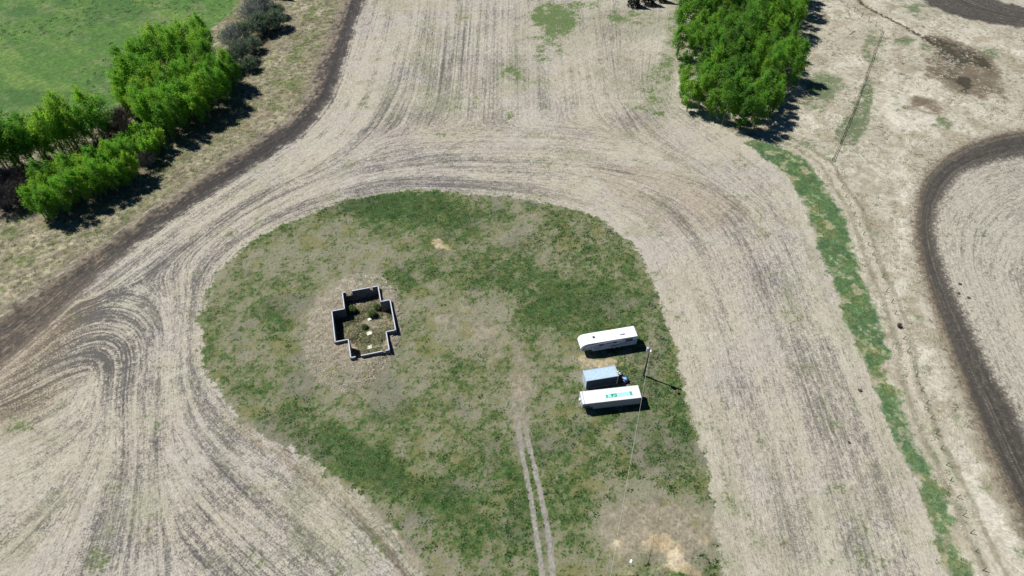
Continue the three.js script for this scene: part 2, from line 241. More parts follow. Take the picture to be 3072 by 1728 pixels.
// line integral of noise along the rows: res metres per texel, half-length in steps
function streaks(res, steps, stepLen, grain) {
  const W = Math.round((X1 - X0) / res), H = Math.round((F1 - F0) / res), out = new Float32Array(W * H), k = 1 / grain, { c, s } = angle;
  for (let j = 0; j < H; j++) for (let i = 0; i < W; i++) {
    const x = X0 + (i + .5) * res, f = F0 + (j + .5) * res; let sum = 0;
    for (let dir = -1; dir <= 1; dir += 2) {
      let px = x, pf = f, lx = 0, lf = 0;
      for (let q = 0; q < steps; q++) {
        let gi = (px - X0 + .5) | 0, gj = (pf - F0 + .5) | 0; gi = gi < 0 ? 0 : gi > 360 ? 360 : gi; gj = gj < 0 ? 0 : gj >= GZ ? GZ - 1 : gj;
        const o = gj * GX + gi; let dx = c[o], df = -s[o];
        if (q === 0) { dx *= dir; df *= dir; } else if (dx * lx + df * lf < 0) { dx = -dx; df = -df; }
        lx = dx; lf = df; px += dx * stepLen; pf += df * stepLen;
        sum += white[((((pf + 500) * k) & 1023) << 10) + (((px + 500) * k) & 1023)];
      }
    }
    out[j * W + i] = (sum / (2 * steps) - .5) * Math.sqrt(24 * steps) * .2 + .5;    // sd about 0.2
  }
  return { W, H, res, out };
}
const streakShort = streaks(0.1, 5, 0.1, 0.1), streakLong = streaks(0.2, 44, 0.45, 0.25), streakBand = streaks(0.4, 50, 0.5, 0.9);
function sk(s, x, f) { const u = clamp((x - X0) / s.res - .5, 0, s.W - 1.001), v = clamp((f - F0) / s.res - .5, 0, s.H - 1.001), i = u | 0, j = v | 0, tx = u - i, ty = v - j, o = j * s.W + i, a = s.out[o] + (s.out[o + 1] - s.out[o]) * tx, b = s.out[o + s.W] + (s.out[o + s.W + 1] - s.out[o + s.W]) * tx; return a + (b - a) * ty; }

// ───────────────────────── lie of the land ─────────────────────────
const FD = { a: 14.5 * PI / 180, o: [-30.42, -75.54] };                 // the old basement: corner and turn
const fdW = (a, b) => [FD.o[0] + a * Math.cos(FD.a) - b * Math.sin(FD.a), FD.o[1] - a * Math.sin(FD.a) - b * Math.cos(FD.a)];
const fdL = (x, z) => { const dx = x - FD.o[0], dz = z - FD.o[1]; return [dx * Math.cos(FD.a) - dz * Math.sin(FD.a), -dx * Math.sin(FD.a) - dz * Math.cos(FD.a)]; };
const FOOT = [[0, 0], [7.28, 0], [7.28, 4.45], [9.15, 4.45], [9.15, 12.35], [7.28, 12.35], [7.28, 16.65], [0, 16.65], [0, 12.3], [-2.5, 12.3], [-2.5, 4.45], [0, 4.45]];
const mound0 = at(890, 826), mx = at(890 + 112, 826)[0] - mound0[0], mz = mound0[1] - at(890, 826 - 133)[1];
const CELL = 0.6, NX = Math.round((X1 - X0) / CELL), NZ = Math.round((F1 - F0) / CELL);
const hC = new Float32Array((NX + 1) * (NZ + 1));
for (let j = 0; j <= NZ; j++) for (let i = 0; i <= NX; i++) {
  const x = X0 + i * CELL, f = F0 + j * CELL, z = -f;
  let h = (fb(x, z, 60, 1) - .5) * .35 + (fb(x, z, 6, 2) - .5) * .09;
  const till = Math.max(g1(sdTill, x, z), g1(sdTillR, x, z), g1(sdTillT, x, z)); h += (fb(x, z, 1.6, 3) - .5) * .10 * sstep(-.5, 1, till);
  const rough = sstep(0, 3, g1(sdMeadow, x, z)) + sstep(0, 3, g1(sdMargin, x, z)) * (1 - sstep(0, 3, g1(sdPasture, x, z))); h += (fb(x, z, 3.2, 4) - .5) * .22 * rough;
  const e = Math.hypot((x - mound0[0]) / mx, (z - mound0[1]) / mz) + (fb(x, z, 8, 5) - .5) * .3; h += .5 * (1 - sstep(.7, 1.1, e));
  const sp = g1(sandP, x, z); h += sp * .16 + sp * (fb(x, z, 2, 6) - .5) * .3;
  const [bx, bz] = at(1650, 1410), em = Math.hypot((x - bx) / 9, (z - bz) / 5.5); h += (1 - sstep(.2, 1.2, em)) * (.7 + (fb(x, z, 4, 7) - .5) * 1.4);
  h -= .45 * (1 - sstep(.25, 1.3, g1(dDitch, x, z))) + .3 * g1(marshP, x, z) * .5;
  h -= .07 * (1 - sstep(.1, .7, Math.min(trackD(x, z), 9)));
  const edge = Math.min(x - X0, X1 - x, f - F0, F1 - f); h *= sstep(0, 8, edge);
  hC[j * (NX + 1) + i] = h;
}
function trackD(x, z) {
  if (z < -80) return 9; let d = 81;
  for (const L of tracks) for (let k = 1; k < L.length; k++) { const ax = L[k - 1][0], az = L[k - 1][1], ex = L[k][0] - ax, ez = L[k][1] - az, px = x - ax, pz = z - az, t = clamp((px * ex + pz * ez) / (ex * ex + ez * ez)), q = (px - ex * t) ** 2 + (pz - ez * t) ** 2; if (q < d) d = q; }
  return Math.sqrt(d);
}
function H(x, z) {
  const u = clamp((x - X0) / CELL, 0, NX - .001), v = clamp((-z - F0) / CELL, 0, NZ - .001), i = u | 0, j = v | 0, tx = u - i, ty = v - j, o = j * (NX + 1) + i;
  return lerp(lerp(hC[o], hC[o + 1], tx), lerp(hC[o + NX + 1], hC[o + NX + 2], tx), ty);
}
function footSd(x, z) {                      // signed distance to the basement walls' centre line, positive inside
  const [a, b] = fdL(x, z); let d2 = 1e9, inside = false;
  for (let k = 0, l = 11; k < 12; l = k++) {
    const [ax, az] = FOOT[l], [bx, bz] = FOOT[k], ex = bx - ax, ez = bz - az, px = a - ax, pz = b - az, t = clamp((px * ex + pz * ez) / (ex * ex + ez * ez));
    const q = (px - ex * t) ** 2 + (pz - ez * t) ** 2; if (q < d2) d2 = q;
    if ((az > b) !== (bz > b) && a < ex * (b - az) / ez + ax) inside = !inside;
  }
  return (inside ? 1 : -1) * Math.sqrt(d2);
}
const pitFloor = (x, z) => { const [a, b] = fdL(x, z); return -1.6 + (fb(x, z, 5, 8) - .5) * .7 + .55 * Math.exp(-((a - .6) ** 2 + (b - 7.2) ** 2) / 2.2) + .45 * Math.exp(-((a - 5) ** 2 + (b - 2.5) ** 2) / 8) + .4 * sstep(3, 9, a) * sstep(10, 3, b); };

// ───────────────────────── what the ground is made of ─────────────────────────
const mixc = (o, r, g, b, t) => { o[0] += (r - o[0]) * t; o[1] += (g - o[1]) * t; o[2] += (b - o[2]) * t; };
function yardGreen(x, z) { return .485 + g1(yardP, x, z) * .62 + (fb(x, z, 13, 11) - .5) * .55 + (fb(x, z, 2.6, 12) - .5) * .6; }
const vergeAt = (x, z) => { const nr = sstep(95, 50, -z); return g1(sdVerge, x, z) + (fb(x, z, 5, 51) - .5) * lerp(2.2, 2.6, nr) + (fb(x, z, 1.2, 52) - .5) * lerp(1.6, 2.4, nr) + nr * .35; };
function groundAt(x, f, o, fine) {             // colour as it would look in flat light (0-255), returns relief 0..1
  const z = -f, n1 = fb(x, z, 3, 1), n2 = fb(x, z, .9, 2), w8 = white[((f * 10) & 1023) << 10 | ((x * 10 + 5000) & 1023)];
  const xs = x + (n1 - .5) * 2.2 + (n2 - .5) * .9, zs = z + (fb(x, z, 3, 21) - .5) * 2.2 + (fb(x, z, .9, 22) - .5) * .9;
  const ls = sk(streakShort, x, f), ll = sk(streakLong, x, f), lb = sk(streakBand, x, f), big = fb(x, z, 26, 13), med = fb(x, z, 7, 14), sm = fb(x, z, .55, 15) * .55 + fb(x, z, .3, 45) * .55 - .05;
  // stubble: straw over grey soil, drilled in rows
  const left = sstep(10, -40, x), brn = clamp(g1(brownP, xs, zs)), sp = g1(soilP, xs, zs); let e = sp * (.12 + (ll - .2) * 1.45) + (ll - .5) * .88 + (lb - .5) * lerp(.32, .42, left) + (med - .5) * .35 + (big - .5) * .3 + brn * .22;
  let rows = 0; if (x > 5 && f < 170) { const dy = -g1(sdYard, x, z), dv = -g1(sdVerge, x, z); if (dy > 0 && dv > 0) { const t = dy / (dy + dv) * 30, al = f * .35; rows = ((smp(fbmTile, t * 11, 40 + al) - .5) * .28 + (smp(fbmTile, t * 36, 400 + al * .5) - .5) * .8) * sstep(5, 25, x) * sstep(170, 135, f); } }
  if (x < 25) { const dy = -g1(sdYard, x, z), dt = g1(dTillOut, x, z), wy = dy > 0 ? sstep(17, 7, dy) * sstep(25, 5, x) : 0, wt = f > 80 && x < -10 ? sstep(30, 16, dt) * (1 - wy) * sstep(80, 95, f) : 0, al = (x + f) * .12; if (wy > 0) rows += wy * ((smp(fbmTile, dy * 12, 90 + al) - .5) * .4 + (smp(fbmTile, dy * 34, 500 + al) - .5) * .7); if (wt > 0) rows += wt * ((smp(fbmTile, dt * 12, 190 + al) - .5) * .7 + (smp(fbmTile, dt * 34, 700 + al) - .5) * .9); }
  e += rows * .95;
  const w4 = white[((f * 5 + 300) & 1023) << 10 | ((x * 5 + 5300) & 1023)], grain = (ls - .5) * .7 + (sm - .5) * .6 + (w8 - .5) * .5 + (w4 - .5) * .3;
  let soil = sstep(-.08, lerp(.92, 1.12, clamp(sp + brn)), e + grain * .68) * .88;
  o[0] = 201; o[1] = 193; o[2] = 174;
  mixc(o, 198, 191, 180, sstep(.4, .75, fb(x, z, 18, 16)) * .7); mixc(o, 204, 200, 178, sstep(.5, .8, fb(x, z, 10, 17)) * .6);
  mixc(o, 178, 160, 132, brn * .6); const rgt = 1 - left; mixc(o, 166, 149, 126, sstep(-.3, .5, g1(sdOval, x + (n2 - .5) * .8, z)) * clamp(.34 + (ll - .5) * .9 + (sm - .5) * .4)); mixc(o, 146, 147, 118, clamp(g1(oliveP, xs, zs) + (n1 - .5) * .5) * .6); mixc(o, lerp(92 + rgt * 20, 104, brn), lerp(89 + rgt * 19, 93, brn), lerp(87 + rgt * 16, 78, brn), soil);
  mixc(o, 150, 152, 116, sstep(.52, .85, fb(x, z, 14, 44) * .7 + n1 * .3 + (lb - .5) * .3) * .28); const gA = g1(greenP, xs, zs), gg = sstep(.42, .95, gA * .95 + (n1 - .5) * .9 + (sm - .5) * .8 + (ll - .5) * .35 + .06);
  mixc(o, lerp(80, 112, sm), lerp(112, 130, n2), lerp(48, 76, sm), gg * .85);
  let bright = 1 - grain * .26, relief = .45 - grain * .4 - soil * .12;
  // left margin: rank dry grass, leaf litter with some tree shade in its brown
  const wM = sstep(-.4, .4, g1(sdMargin, xs, zs));
  if (wM > 0) {
    const pale = g1(marginPaleP, xs, zs), gr = g1(marginGreenP, xs, zs), underTree = g1(litterShadeP, xs, zs), q = [154, 148, 120];
    mixc(q, 186, 176, 148, clamp(pale * .9 + (med - .5) * 1.2)); mixc(q, 104, 118, 62, sstep(.3, .85, gr + (n1 - .5) * 1.3 + (sm - .5) * .5 + .22) * .8);
    mixc(q, 136, 122, 98, sstep(.5, .8, fb(x, z, 5, 18)) * .5); mixc(q, 116, 102, 74, sstep(.3, .8, underTree + (n2 - .5) * .9) * .8);
    mixc(o, q[0], q[1], q[2], wM); bright = lerp(bright, 1 + (sm - .5) * .5 + (n2 - .5) * .5, wM); relief = lerp(relief, .5 + (sm - .5) * .9 + (n2 - .5) * .6, wM);
    const wP = sstep(-.8, .8, g1(sdPasture, xs, zs));
    if (wP > 0) {
      const u = x * .87 + f * -.5, v = x * .5 + f * .87, st = smp(fbmTile, u * 5, v * 22), p = [88, 130, 50];
      mixc(p, 118, 148, 66, sstep(.42, .75, st) * .8); mixc(p, 66, 110, 42, sstep(.5, .8, fb(x, z, 12, 19)) * .7); mixc(p, 128, 140, 94, sstep(.58, .8, fb(x, z, 6, 20)) * .5);
      mixc(o, p[0], p[1], p[2], wP); bright = lerp(bright, 1 + (sm - .5) * .35 + (n2 - .5) * .25, wP); relief = lerp(relief, .4 + (sm - .5) * .6, wP);
    }
  }
  // right-hand meadow: flattened pale grass, damp hollow
  const wR = sstep(-.5, .5, g1(sdMeadow, xs, zs));
  if (wR > 0) {
    const q = [192, 185, 164], sw = (ls - .5) * 1.3 + (ll - .5) * .5;
    mixc(q, 224, 218, 200, clamp(g1(paleP, xs, zs) * 1.1 + (med - .5) * 1.1 + sw * .5 + .28)); mixc(q, 142, 130, 100, sstep(.5, .85, fb(x, z, 4, 23) + sw * .2) * .42);
    mixc(q, 96, 116, 74, sstep(.35, .85, g1(meadowGreenP, xs, zs) * 1.25 + (n1 - .5) * .9 + (sm - .5) * .7 + .1) * .8);
    const ms = g1(marshP, xs, zs); mixc(q, 128, 116, 96, sstep(.2, .6, ms + (n1 - .5) * .4)); mixc(q, 72, 66, 48, sstep(.7, 1.05, ms + (n1 - .5) * .5));
    mixc(q, 66, 60, 42, (1 - sstep(.35, .85, g1(dDitch, x, z) + (n2 - .5) * .6)) * .9); mixc(q, 116, 102, 74, sstep(.3, .8, g1(litterShadeP, xs, zs) + (n2 - .5) * .9) * .8);  // litter brown under the right grove also carries some tree shade
    const tr = Math.abs(g1(sdVerge, x, z) + 3.6); mixc(q, 206, 198, 176, (1 - sstep(.3, 1, tr)) * sstep(40, 60, x) * .8); mixc(q, 132, 126, 100, (1 - sstep(.2, .7, Math.abs(tr - 1.5) + (n2 - .5) * .6)) * sstep(40, 60, x) * .45);
    mixc(o, q[0], q[1], q[2], wR); bright = lerp(bright, 1 + sw * .16 + (sm - .5) * .25, wR); relief = lerp(relief, .5 + sw * .3 + (n2 - .5) * .5, wR);
    const wV = sstep(-.7, 1.0, vergeAt(x, z)) * lerp(.92, .8, sstep(90, 45, f));
    if (wV > 0) { const p = [88, 124, 72]; mixc(p, 64, 104, 62, sstep(.45, .7, n1)); mixc(p, 122, 130, 74, sstep(.55, .8, fb(x, z, 5, 24)) * .75); mixc(p, 180, 172, 138, sstep(.62, .8, fb(x, z, 2.4, 25)) * .75); mixc(o, p[0], p[1], p[2], wV); bright = lerp(bright, 1 + (sm - .5) * .6, wV); relief = lerp(relief, .5 + (sm - .5), wV); }
  }
  const wFR = Math.max(sstep(-.6, .6, g1(sdFieldR, xs, zs)), sstep(-.6, .6, g1(sdFieldT, xs, zs)));
  if (wFR > 0) { const p = [198, 192, 174]; mixc(p, 122, 117, 106, sstep(.05, 1, e + grain * .8 + .1) * .8); mixc(p, 96, 118, 70, gg * .7); mixc(o, p[0], p[1], p[2], wFR); }
  // worked black earth round the fields' edges
  const sdl = g1(sdTill, xs, zs), wT = sstep(-1.4, 1.6, sdl + (ll - .5) * 3.2 + (sm - .5) * 2.2 - (1 - sstep(70, 100, f)) * .4);
  if (wT > 0) {
    const d = g1(dTillOut, xs, zs), p = [132, 119, 99]; mixc(p, 106, 96, 82, sstep(.45, .7, n1)); const blk = sstep(1.6, 3.8, d + (n2 - .5) * 2.5 + (ls - .5)) * lerp(.3, 1, sstep(84, 116, f));
    mixc(p, 64, 60, 57, blk); mixc(p, 150, 140, 122, sstep(.62, .8, ls * .6 + ll * .4) * .5); mixc(p, 56, 50, 47, sstep(.55, .75, n2) * .35);
    mixc(o, p[0], p[1], p[2], wT); bright = lerp(bright, 1 + (sm - .5) * .4 + (ls - .5) * .35 + (ll - .5) * .6, wT); relief = lerp(relief, .5 + (sm - .5) * .9 + (ls - .5) * .3, wT);
  }
  const wTR = Math.max(sstep(-1.3, 1.5, g1(sdTillR, x + (n2 - .5) * .6, z) + (sm - .5) * 3 + (ll - .5) * 1.2), sstep(-.8, 1.2, g1(sdTillT, xs, zs) + (ll - .5) * 2));
  if (wTR > 0) { const p = [80, 75, 67], d = g1(dRightOut, x, z); mixc(p, 152, 134, 104, (1 - sstep(.2, 2.6, d + (sm - .5) * 3)) * .75); mixc(p, 63, 59, 54, sstep(.5, .75, n2) * .35); mixc(p, 150, 142, 126, sstep(.56, .8, ll * .65 + ls * .35) * .5); mixc(p, 120, 108, 92, sstep(.74, .86, sm) * .5); mixc(o, p[0], p[1], p[2], wTR * .97); bright = lerp(bright, 1 + (sm - .5) * .4 + (ll - .5) * .6, wTR); relief = lerp(relief, .5 + (sm - .5) * .9, wTR); }
  // the yard: tussocky grass on parched turf
  const wY = sstep(-.35, .4, g1(sdYard, x + (n1 - .5) * 1.6 + (n2 - .5) * .8, z + (fb(x, z, 3, 21) - .5) * 1.6 + (fb(x, z, .9, 22) - .5) * 1.1) + (sm - .5) * 1.2);
  if (wY > 0) {
    const G = yardGreen(xs * .5 + x * .5, zs * .5 + z * .5) + (sm - .5) * 1.0 + (n2 - .5) * .5, p = [144, 143, 115];
    mixc(p, 156, 152, 128, sstep(.5, .1, G) * .8); mixc(p, 124, 130, 84, sstep(.32, .6, G)); mixc(p, 92, 120, 56, sstep(.55, .85, G)); mixc(p, 62, 106, 40, sstep(.8, 1.1, G));
    mixc(p, 130, 128, 62, sstep(.6, .85, fb(x, z, 3.5, 26)) * .45); mixc(p, 122, 120, 112, sstep(.62, .8, fb(x, z, 8, 27)) * .4);
    mixc(p, 44, 76, 32, sstep(.58, .76, sm + (G - .6) * .25) * .75); mixc(p, 164, 158, 120, sstep(.36, .2, sm) * .4); const yp = g1(yardP, x, z); mixc(p, 176, 166, 144, sstep(.5, 1.05, -yp + (n1 - .5) * .8) * .9); mixc(p, 126, 116, 92, sstep(.6, 1.2, -yp + (n2 - .5) * 1.6) * .35);
    const sd = sstep(.35, .9, g1(sandP, xs, zs) + (n2 - .5) * .5); mixc(p, 207, 187, 148, sd * .85); mixc(p, 218, 206, 182, sd * sstep(.5, .7, n1) * .6);
    const td = trackD(x + (n2 - .5) * .22, z), fade = sstep(78, 66, f); mixc(p, 168, 163, 154, (1 - sstep(.28, .62, td)) * lerp(.35, .95, sstep(66, 56, f)) * fade);
    mixc(o, p[0], p[1], p[2], wY); bright = lerp(bright, 1 + (sm - .5) * .42 + (w8 - .5) * .12, wY); relief = lerp(relief, .45 + (sm - .5) * .9 + (n2 - .5) * .3, wY);
  }
  o[0] *= bright; o[1] *= bright; o[2] *= bright;
  return relief;
}
const RES = 0.1, KALB = 0.58;
const toAlb = new Uint8Array(1024); for (let i = 0; i < 1024; i++) { const s = Math.min(i / 4, 255) / 255, l = (s <= .04045 ? s / 12.92 : ((s + .055) / 1.055) ** 2.4) * KALB; toAlb[i] = Math.round(255 * (l <= .0031308 ? l * 12.92 : 1.055 * l ** (1 / 2.4) - .055)); }
const TW = (X1 - X0) / 2, TH = (F1 - F0) / 2, PADM = 0.4;                 // four sheets of survey texture with a small overlap
const groundMats = [];
for (let tj = 0; tj < 2; tj++) for (let ti = 0; ti < 2; ti++) {
  const w = Math.round((TW + 2 * PADM) / RES), h = Math.round((TH + 2 * PADM) / RES), col = new Uint8Array(w * h * 4), bmp = new Uint8Array(w * h), o = [0, 0, 0];
  for (let j = 0; j < h; j++) for (let i = 0; i < w; i++) {
    const x = X0 + ti * TW - PADM + (i + .5) * RES, f = F0 + tj * TH - PADM + (j + .5) * RES, k = j * w + i; if ((i & 3) && Math.abs(x) > 75 + f * .5) { for (let c = 0; c < 4; c++) col[k * 4 + c] = col[k * 4 - 4 + c]; bmp[k] = bmp[k - 1]; continue; } const r = groundAt(x, f, o, true);
    for (let c = 0; c < 3; c++) col[k * 4 + c] = toAlb[Math.min(1023, Math.max(0, o[c] * 4)) | 0]; col[k * 4 + 3] = 255; bmp[k] = clamp(r) * 255;
  }
  const map = new THREE.DataTexture(col, w, h, THREE.RGBAFormat); map.colorSpace = THREE.SRGBColorSpace;
  const bump = new THREE.DataTexture(bmp, w, h, THREE.RedFormat);
  for (const t of [map, bump]) { t.magFilter = t.minFilter = THREE.LinearFilter; t.wrapS = t.wrapT = THREE.ClampToEdgeWrapping; t.needsUpdate = true; }
  groundMats.push(new THREE.MeshStandardMaterial({ map, bumpMap: bump, bumpScale: 0.09, roughness: 0.96 }));
}
const tileOf = (x, f) => (x >= X0 + TW ? 1 : 0) + (f >= F0 + TH ? 2 : 0);
const tileUv = (t, x, f) => [(x - (X0 + (t & 1) * TW - PADM)) / (TW + 2 * PADM), (f - (F0 + (t >> 1) * TH - PADM)) / (TH + 2 * PADM)];

// one sheet of land cut into its fields, strips and yard
const REG = ['stubble_field', 'grass_yard', 'tilled_soil_strip', 'tilled_soil_strip', 'dry_meadow', 'green_grass_verge', 'pasture', 'field_margin', 'stubble_field', 'tilled_soil_strip', 'stubble_field', 'dirt_track'];
const REGL = ['pale stubble field with curved drill rows around the grass yard', 'oval tussocky grass yard holding the trailers and old basement', 'dark worked soil strip along the left edge of the stubble field', 'dark worked soil strip curving along the right-hand field', 'pale flattened dry grass meadow between verge and right soil strip', 'narrow dark green grass verge right of the stubble field', 'green pasture in the upper left corner', 'rough dry grass margin and shade-darkened leaf litter under the left trees', 'stubble field inside the right dark soil strip', 'dark worked soil strip across the upper right corner', 'pale stubble field in the extreme upper right corner', 'pair of bare grey wheel ruts running to the bottom edge'];
function regionAt(x, z) {
  if (g1(sdYard, x, z) > 0) return -z < 72 && trackD(x, z) < .55 ? 11 : 1;
  if (g1(sdTill, x, z) > 0) return 2; if (g1(sdTillR, x, z) > 0) return 3; if (g1(sdTillT, x, z) > 0) return 9;
  if (g1(sdFieldR, x, z) > 0) return 8; if (g1(sdFieldT, x, z) > 0) return 10;
  if (g1(sdVerge, x, z) > 0) return 5; if (g1(sdMeadow, x, z) > 0) return 4;
  if (g1(sdPasture, x, z) > 0) return 6; if (g1(sdMargin, x, z) > 0) return 7; return 0;
}
class Sheet {
  constructor() { this.p = []; this.u = []; this.n = []; this.ix = [[], [], [], []]; this.seen = new Map(); }
  v(key, x, f, y, t, nx, ny, nz) { const k = key * 4 + t; let i = this.seen.get(k); if (i === undefined) { i = this.p.length / 3; this.seen.set(k, i); this.p.push(x, y, -f); const [u, v] = tileUv(t, x, f); this.u.push(u, v); this.n.push(nx, ny, nz); } return i; }
  build(name, label) {
    const g = new THREE.BufferGeometry(); g.setAttribute('position', new THREE.Float32BufferAttribute(this.p, 3)); g.setAttribute('uv', new THREE.Float32BufferAttribute(this.u, 2)); g.setAttribute('normal', new THREE.Float32BufferAttribute(this.n, 3));
    const all = [], mats = []; for (let t = 0; t < 4; t++) if (this.ix[t].length) { g.addGroup(all.length, this.ix[t].length, mats.length); mats.push(groundMats[t]); for (const q of this.ix[t]) all.push(q); }
    g.setIndex(all); const m = new THREE.Mesh(g, mats.length > 1 ? mats : mats[0]); m.name = numbered(name); m.userData = { kind: 'structure', label }; m.receiveShadow = m.castShadow = true; scene.add(m); return m;
  }
}
const nrm = (x, z, d) => { const a = H(x - d, z) - H(x + d, z), b = H(x, z - d) - H(x, z + d), l = Math.hypot(a, 2 * d, b); return [a / l, 2 * d / l, b / l]; };
const sheets = REG.map(() => new Sheet()), PI0 = 236, PI1 = 266, PJ0 = 85, PJ1 = 122;       // the block of cells round the basement is built finer
for (let j = 0; j < NZ; j++) for (let i = 0; i < NX; i++) {
  if (i >= PI0 && i < PI1 && j >= PJ0 && j < PJ1) continue;
  const x = X0 + (i + .5) * CELL, f = F0 + (j + .5) * CELL, t = tileOf(x, f), S = sheets[regionAt(x, -f)], q = [];
  for (const [di, dj] of [[0, 0], [1, 0], [1, 1], [0, 1]]) { const k = (j + dj) * (NX + 1) + i + di, vx = X0 + (i + di) * CELL, vf = F0 + (j + dj) * CELL; q.push(S.v(k, vx, vf, hC[k], t, ...nrm(vx, -vf, CELL))); }
  S.ix[t].push(q[0], q[1], q[2], q[0], q[2], q[3]);
}
const pit = new Sheet(), SUB = 8, FC = CELL / SUB, PW = (PI1 - PI0) * SUB, PH = (PJ1 - PJ0) * SUB, fh = new Float32Array((PW + 1) * (PH + 1)), fin = new Uint8Array((PW + 1) * (PH + 1));
for (let j = 0; j <= PH; j++) for (let i = 0; i <= PW; i++) { const x = X0 + PI0 * CELL + i * FC, z = -(F0 + PJ0 * CELL + j * FC), s = footSd(x, z); fin[j * (PW + 1) + i] = s > 0 ? 1 : 0; fh[j * (PW + 1) + i] = s > 0 ? pitFloor(x, z) : H(x, z); }
for (let j = 0; j < PH; j++) for (let i = 0; i < PW; i++) {
  const ks = [[0, 0], [1, 0], [1, 1], [0, 1]].map(([a, b]) => (j + b) * (PW + 1) + i + a), S = ks.some((k) => fin[k]) ? pit : sheets[1];
  const x = X0 + PI0 * CELL + i * FC, f = F0 + PJ0 * CELL + j * FC, t = tileOf(x, f), q = ks.map((k, c) => {
    const vx = x + (c === 1 || c === 2 ? FC : 0), vf = f + (c > 1 ? FC : 0); let n;
    if (S === pit) { const d = .15, a = pitFloor(vx - d, -vf) - pitFloor(vx + d, -vf), b = pitFloor(vx, -vf - d) - pitFloor(vx, -vf + d), l = Math.hypot(a, 2 * d, b); n = [a / l, 2 * d / l, b / l]; } else n = nrm(vx, -vf, CELL);
    return S.v(1e7 + k, vx, vf, fh[k], t, ...n);
  });
  S.ix[t].push(q[0], q[1], q[2], q[0], q[2], q[3]);
}
sheets.forEach((s, k) => s.p.length && s.build(REG[k], REGL[k]));
pit.build('basement_floor', 'weedy earth floor of the old concrete basement');
{ // the land beyond, as far as the horizon
  const n = 256, d = new Uint8Array(n * n * 4); for (let j = 0; j < n; j++) for (let i = 0; i < n; i++) { const q = [176, 166, 140], a = fbmTile[(j * 4) * NT + i * 4]; mixc(q, 96, 118, 66, sstep(.4, .65, a)); for (let c = 0; c < 3; c++) d[(j * n + i) * 4 + c] = toAlb[(q[c] * 4) | 0]; d[(j * n + i) * 4 + 3] = 255; }
  const t = new THREE.DataTexture(d, n, n); t.colorSpace = THREE.SRGBColorSpace; t.wrapS = t.wrapT = THREE.RepeatWrapping; t.magFilter = THREE.LinearFilter; t.needsUpdate = true;
  const B = 3500, gs = [[-B, X0, -B, B], [X1, B, -B, B], [X0, X1, -B, -F1], [X0, X1, -F0, B]].map(([a, b, c, e]) => { const g = new THREE.PlaneGeometry(b - a, e - c); g.rotateX(-PI / 2); g.translate((a + b) / 2, 0, (c + e) / 2); const p = g.attributes.position, u = g.attributes.uv; for (let i = 0; i < p.count; i++) u.setXY(i, p.getX(i) / 200, p.getZ(i) / 200); return g; });
  const m = part('ground', gs, new THREE.MeshStandardMaterial({ map: t, roughness: .95 }), scene); m.userData = { kind: 'structure', label: 'farmland stretching beyond the surveyed fields to the horizon' };
}

// ───────────────────────── surface helpers ─────────────────────────
function grainTex(n, fn, repeat, srgb = true) {           // small computed texture: fn(u, v) -> [r, g, b] 0-255
  const d = new Uint8Array(n * n * 4); for (let j = 0; j < n; j++) for (let i = 0; i < n; i++) { const q = fn(i / n, j / n, i, j); for (let c = 0; c < 3; c++) d[(j * n + i) * 4 + c] = clamp(q[c], 0, 255); d[(j * n + i) * 4 + 3] = 255; }
  const t = new THREE.DataTexture(d, n, n); if (srgb) t.colorSpace = THREE.SRGBColorSpace; t.wrapS = t.wrapT = THREE.RepeatWrapping; t.magFilter = THREE.LinearFilter; if (repeat) t.repeat.set(...repeat); t.needsUpdate = true; return t;
}
function canvasTex(w, h, draw) { const c = document.createElement('canvas'); c.width = w; c.height = h; const k = c.getContext('2d'); draw(k, w, h); const t = new THREE.CanvasTexture(c); t.colorSpace = THREE.SRGBColorSpace; t.anisotropy = 4; return t; }
const tileN = (u, v, o, k = 1) => smp(fbmTile, u * 1024 * k + o * 131, v * 1024 * k + o * 57);

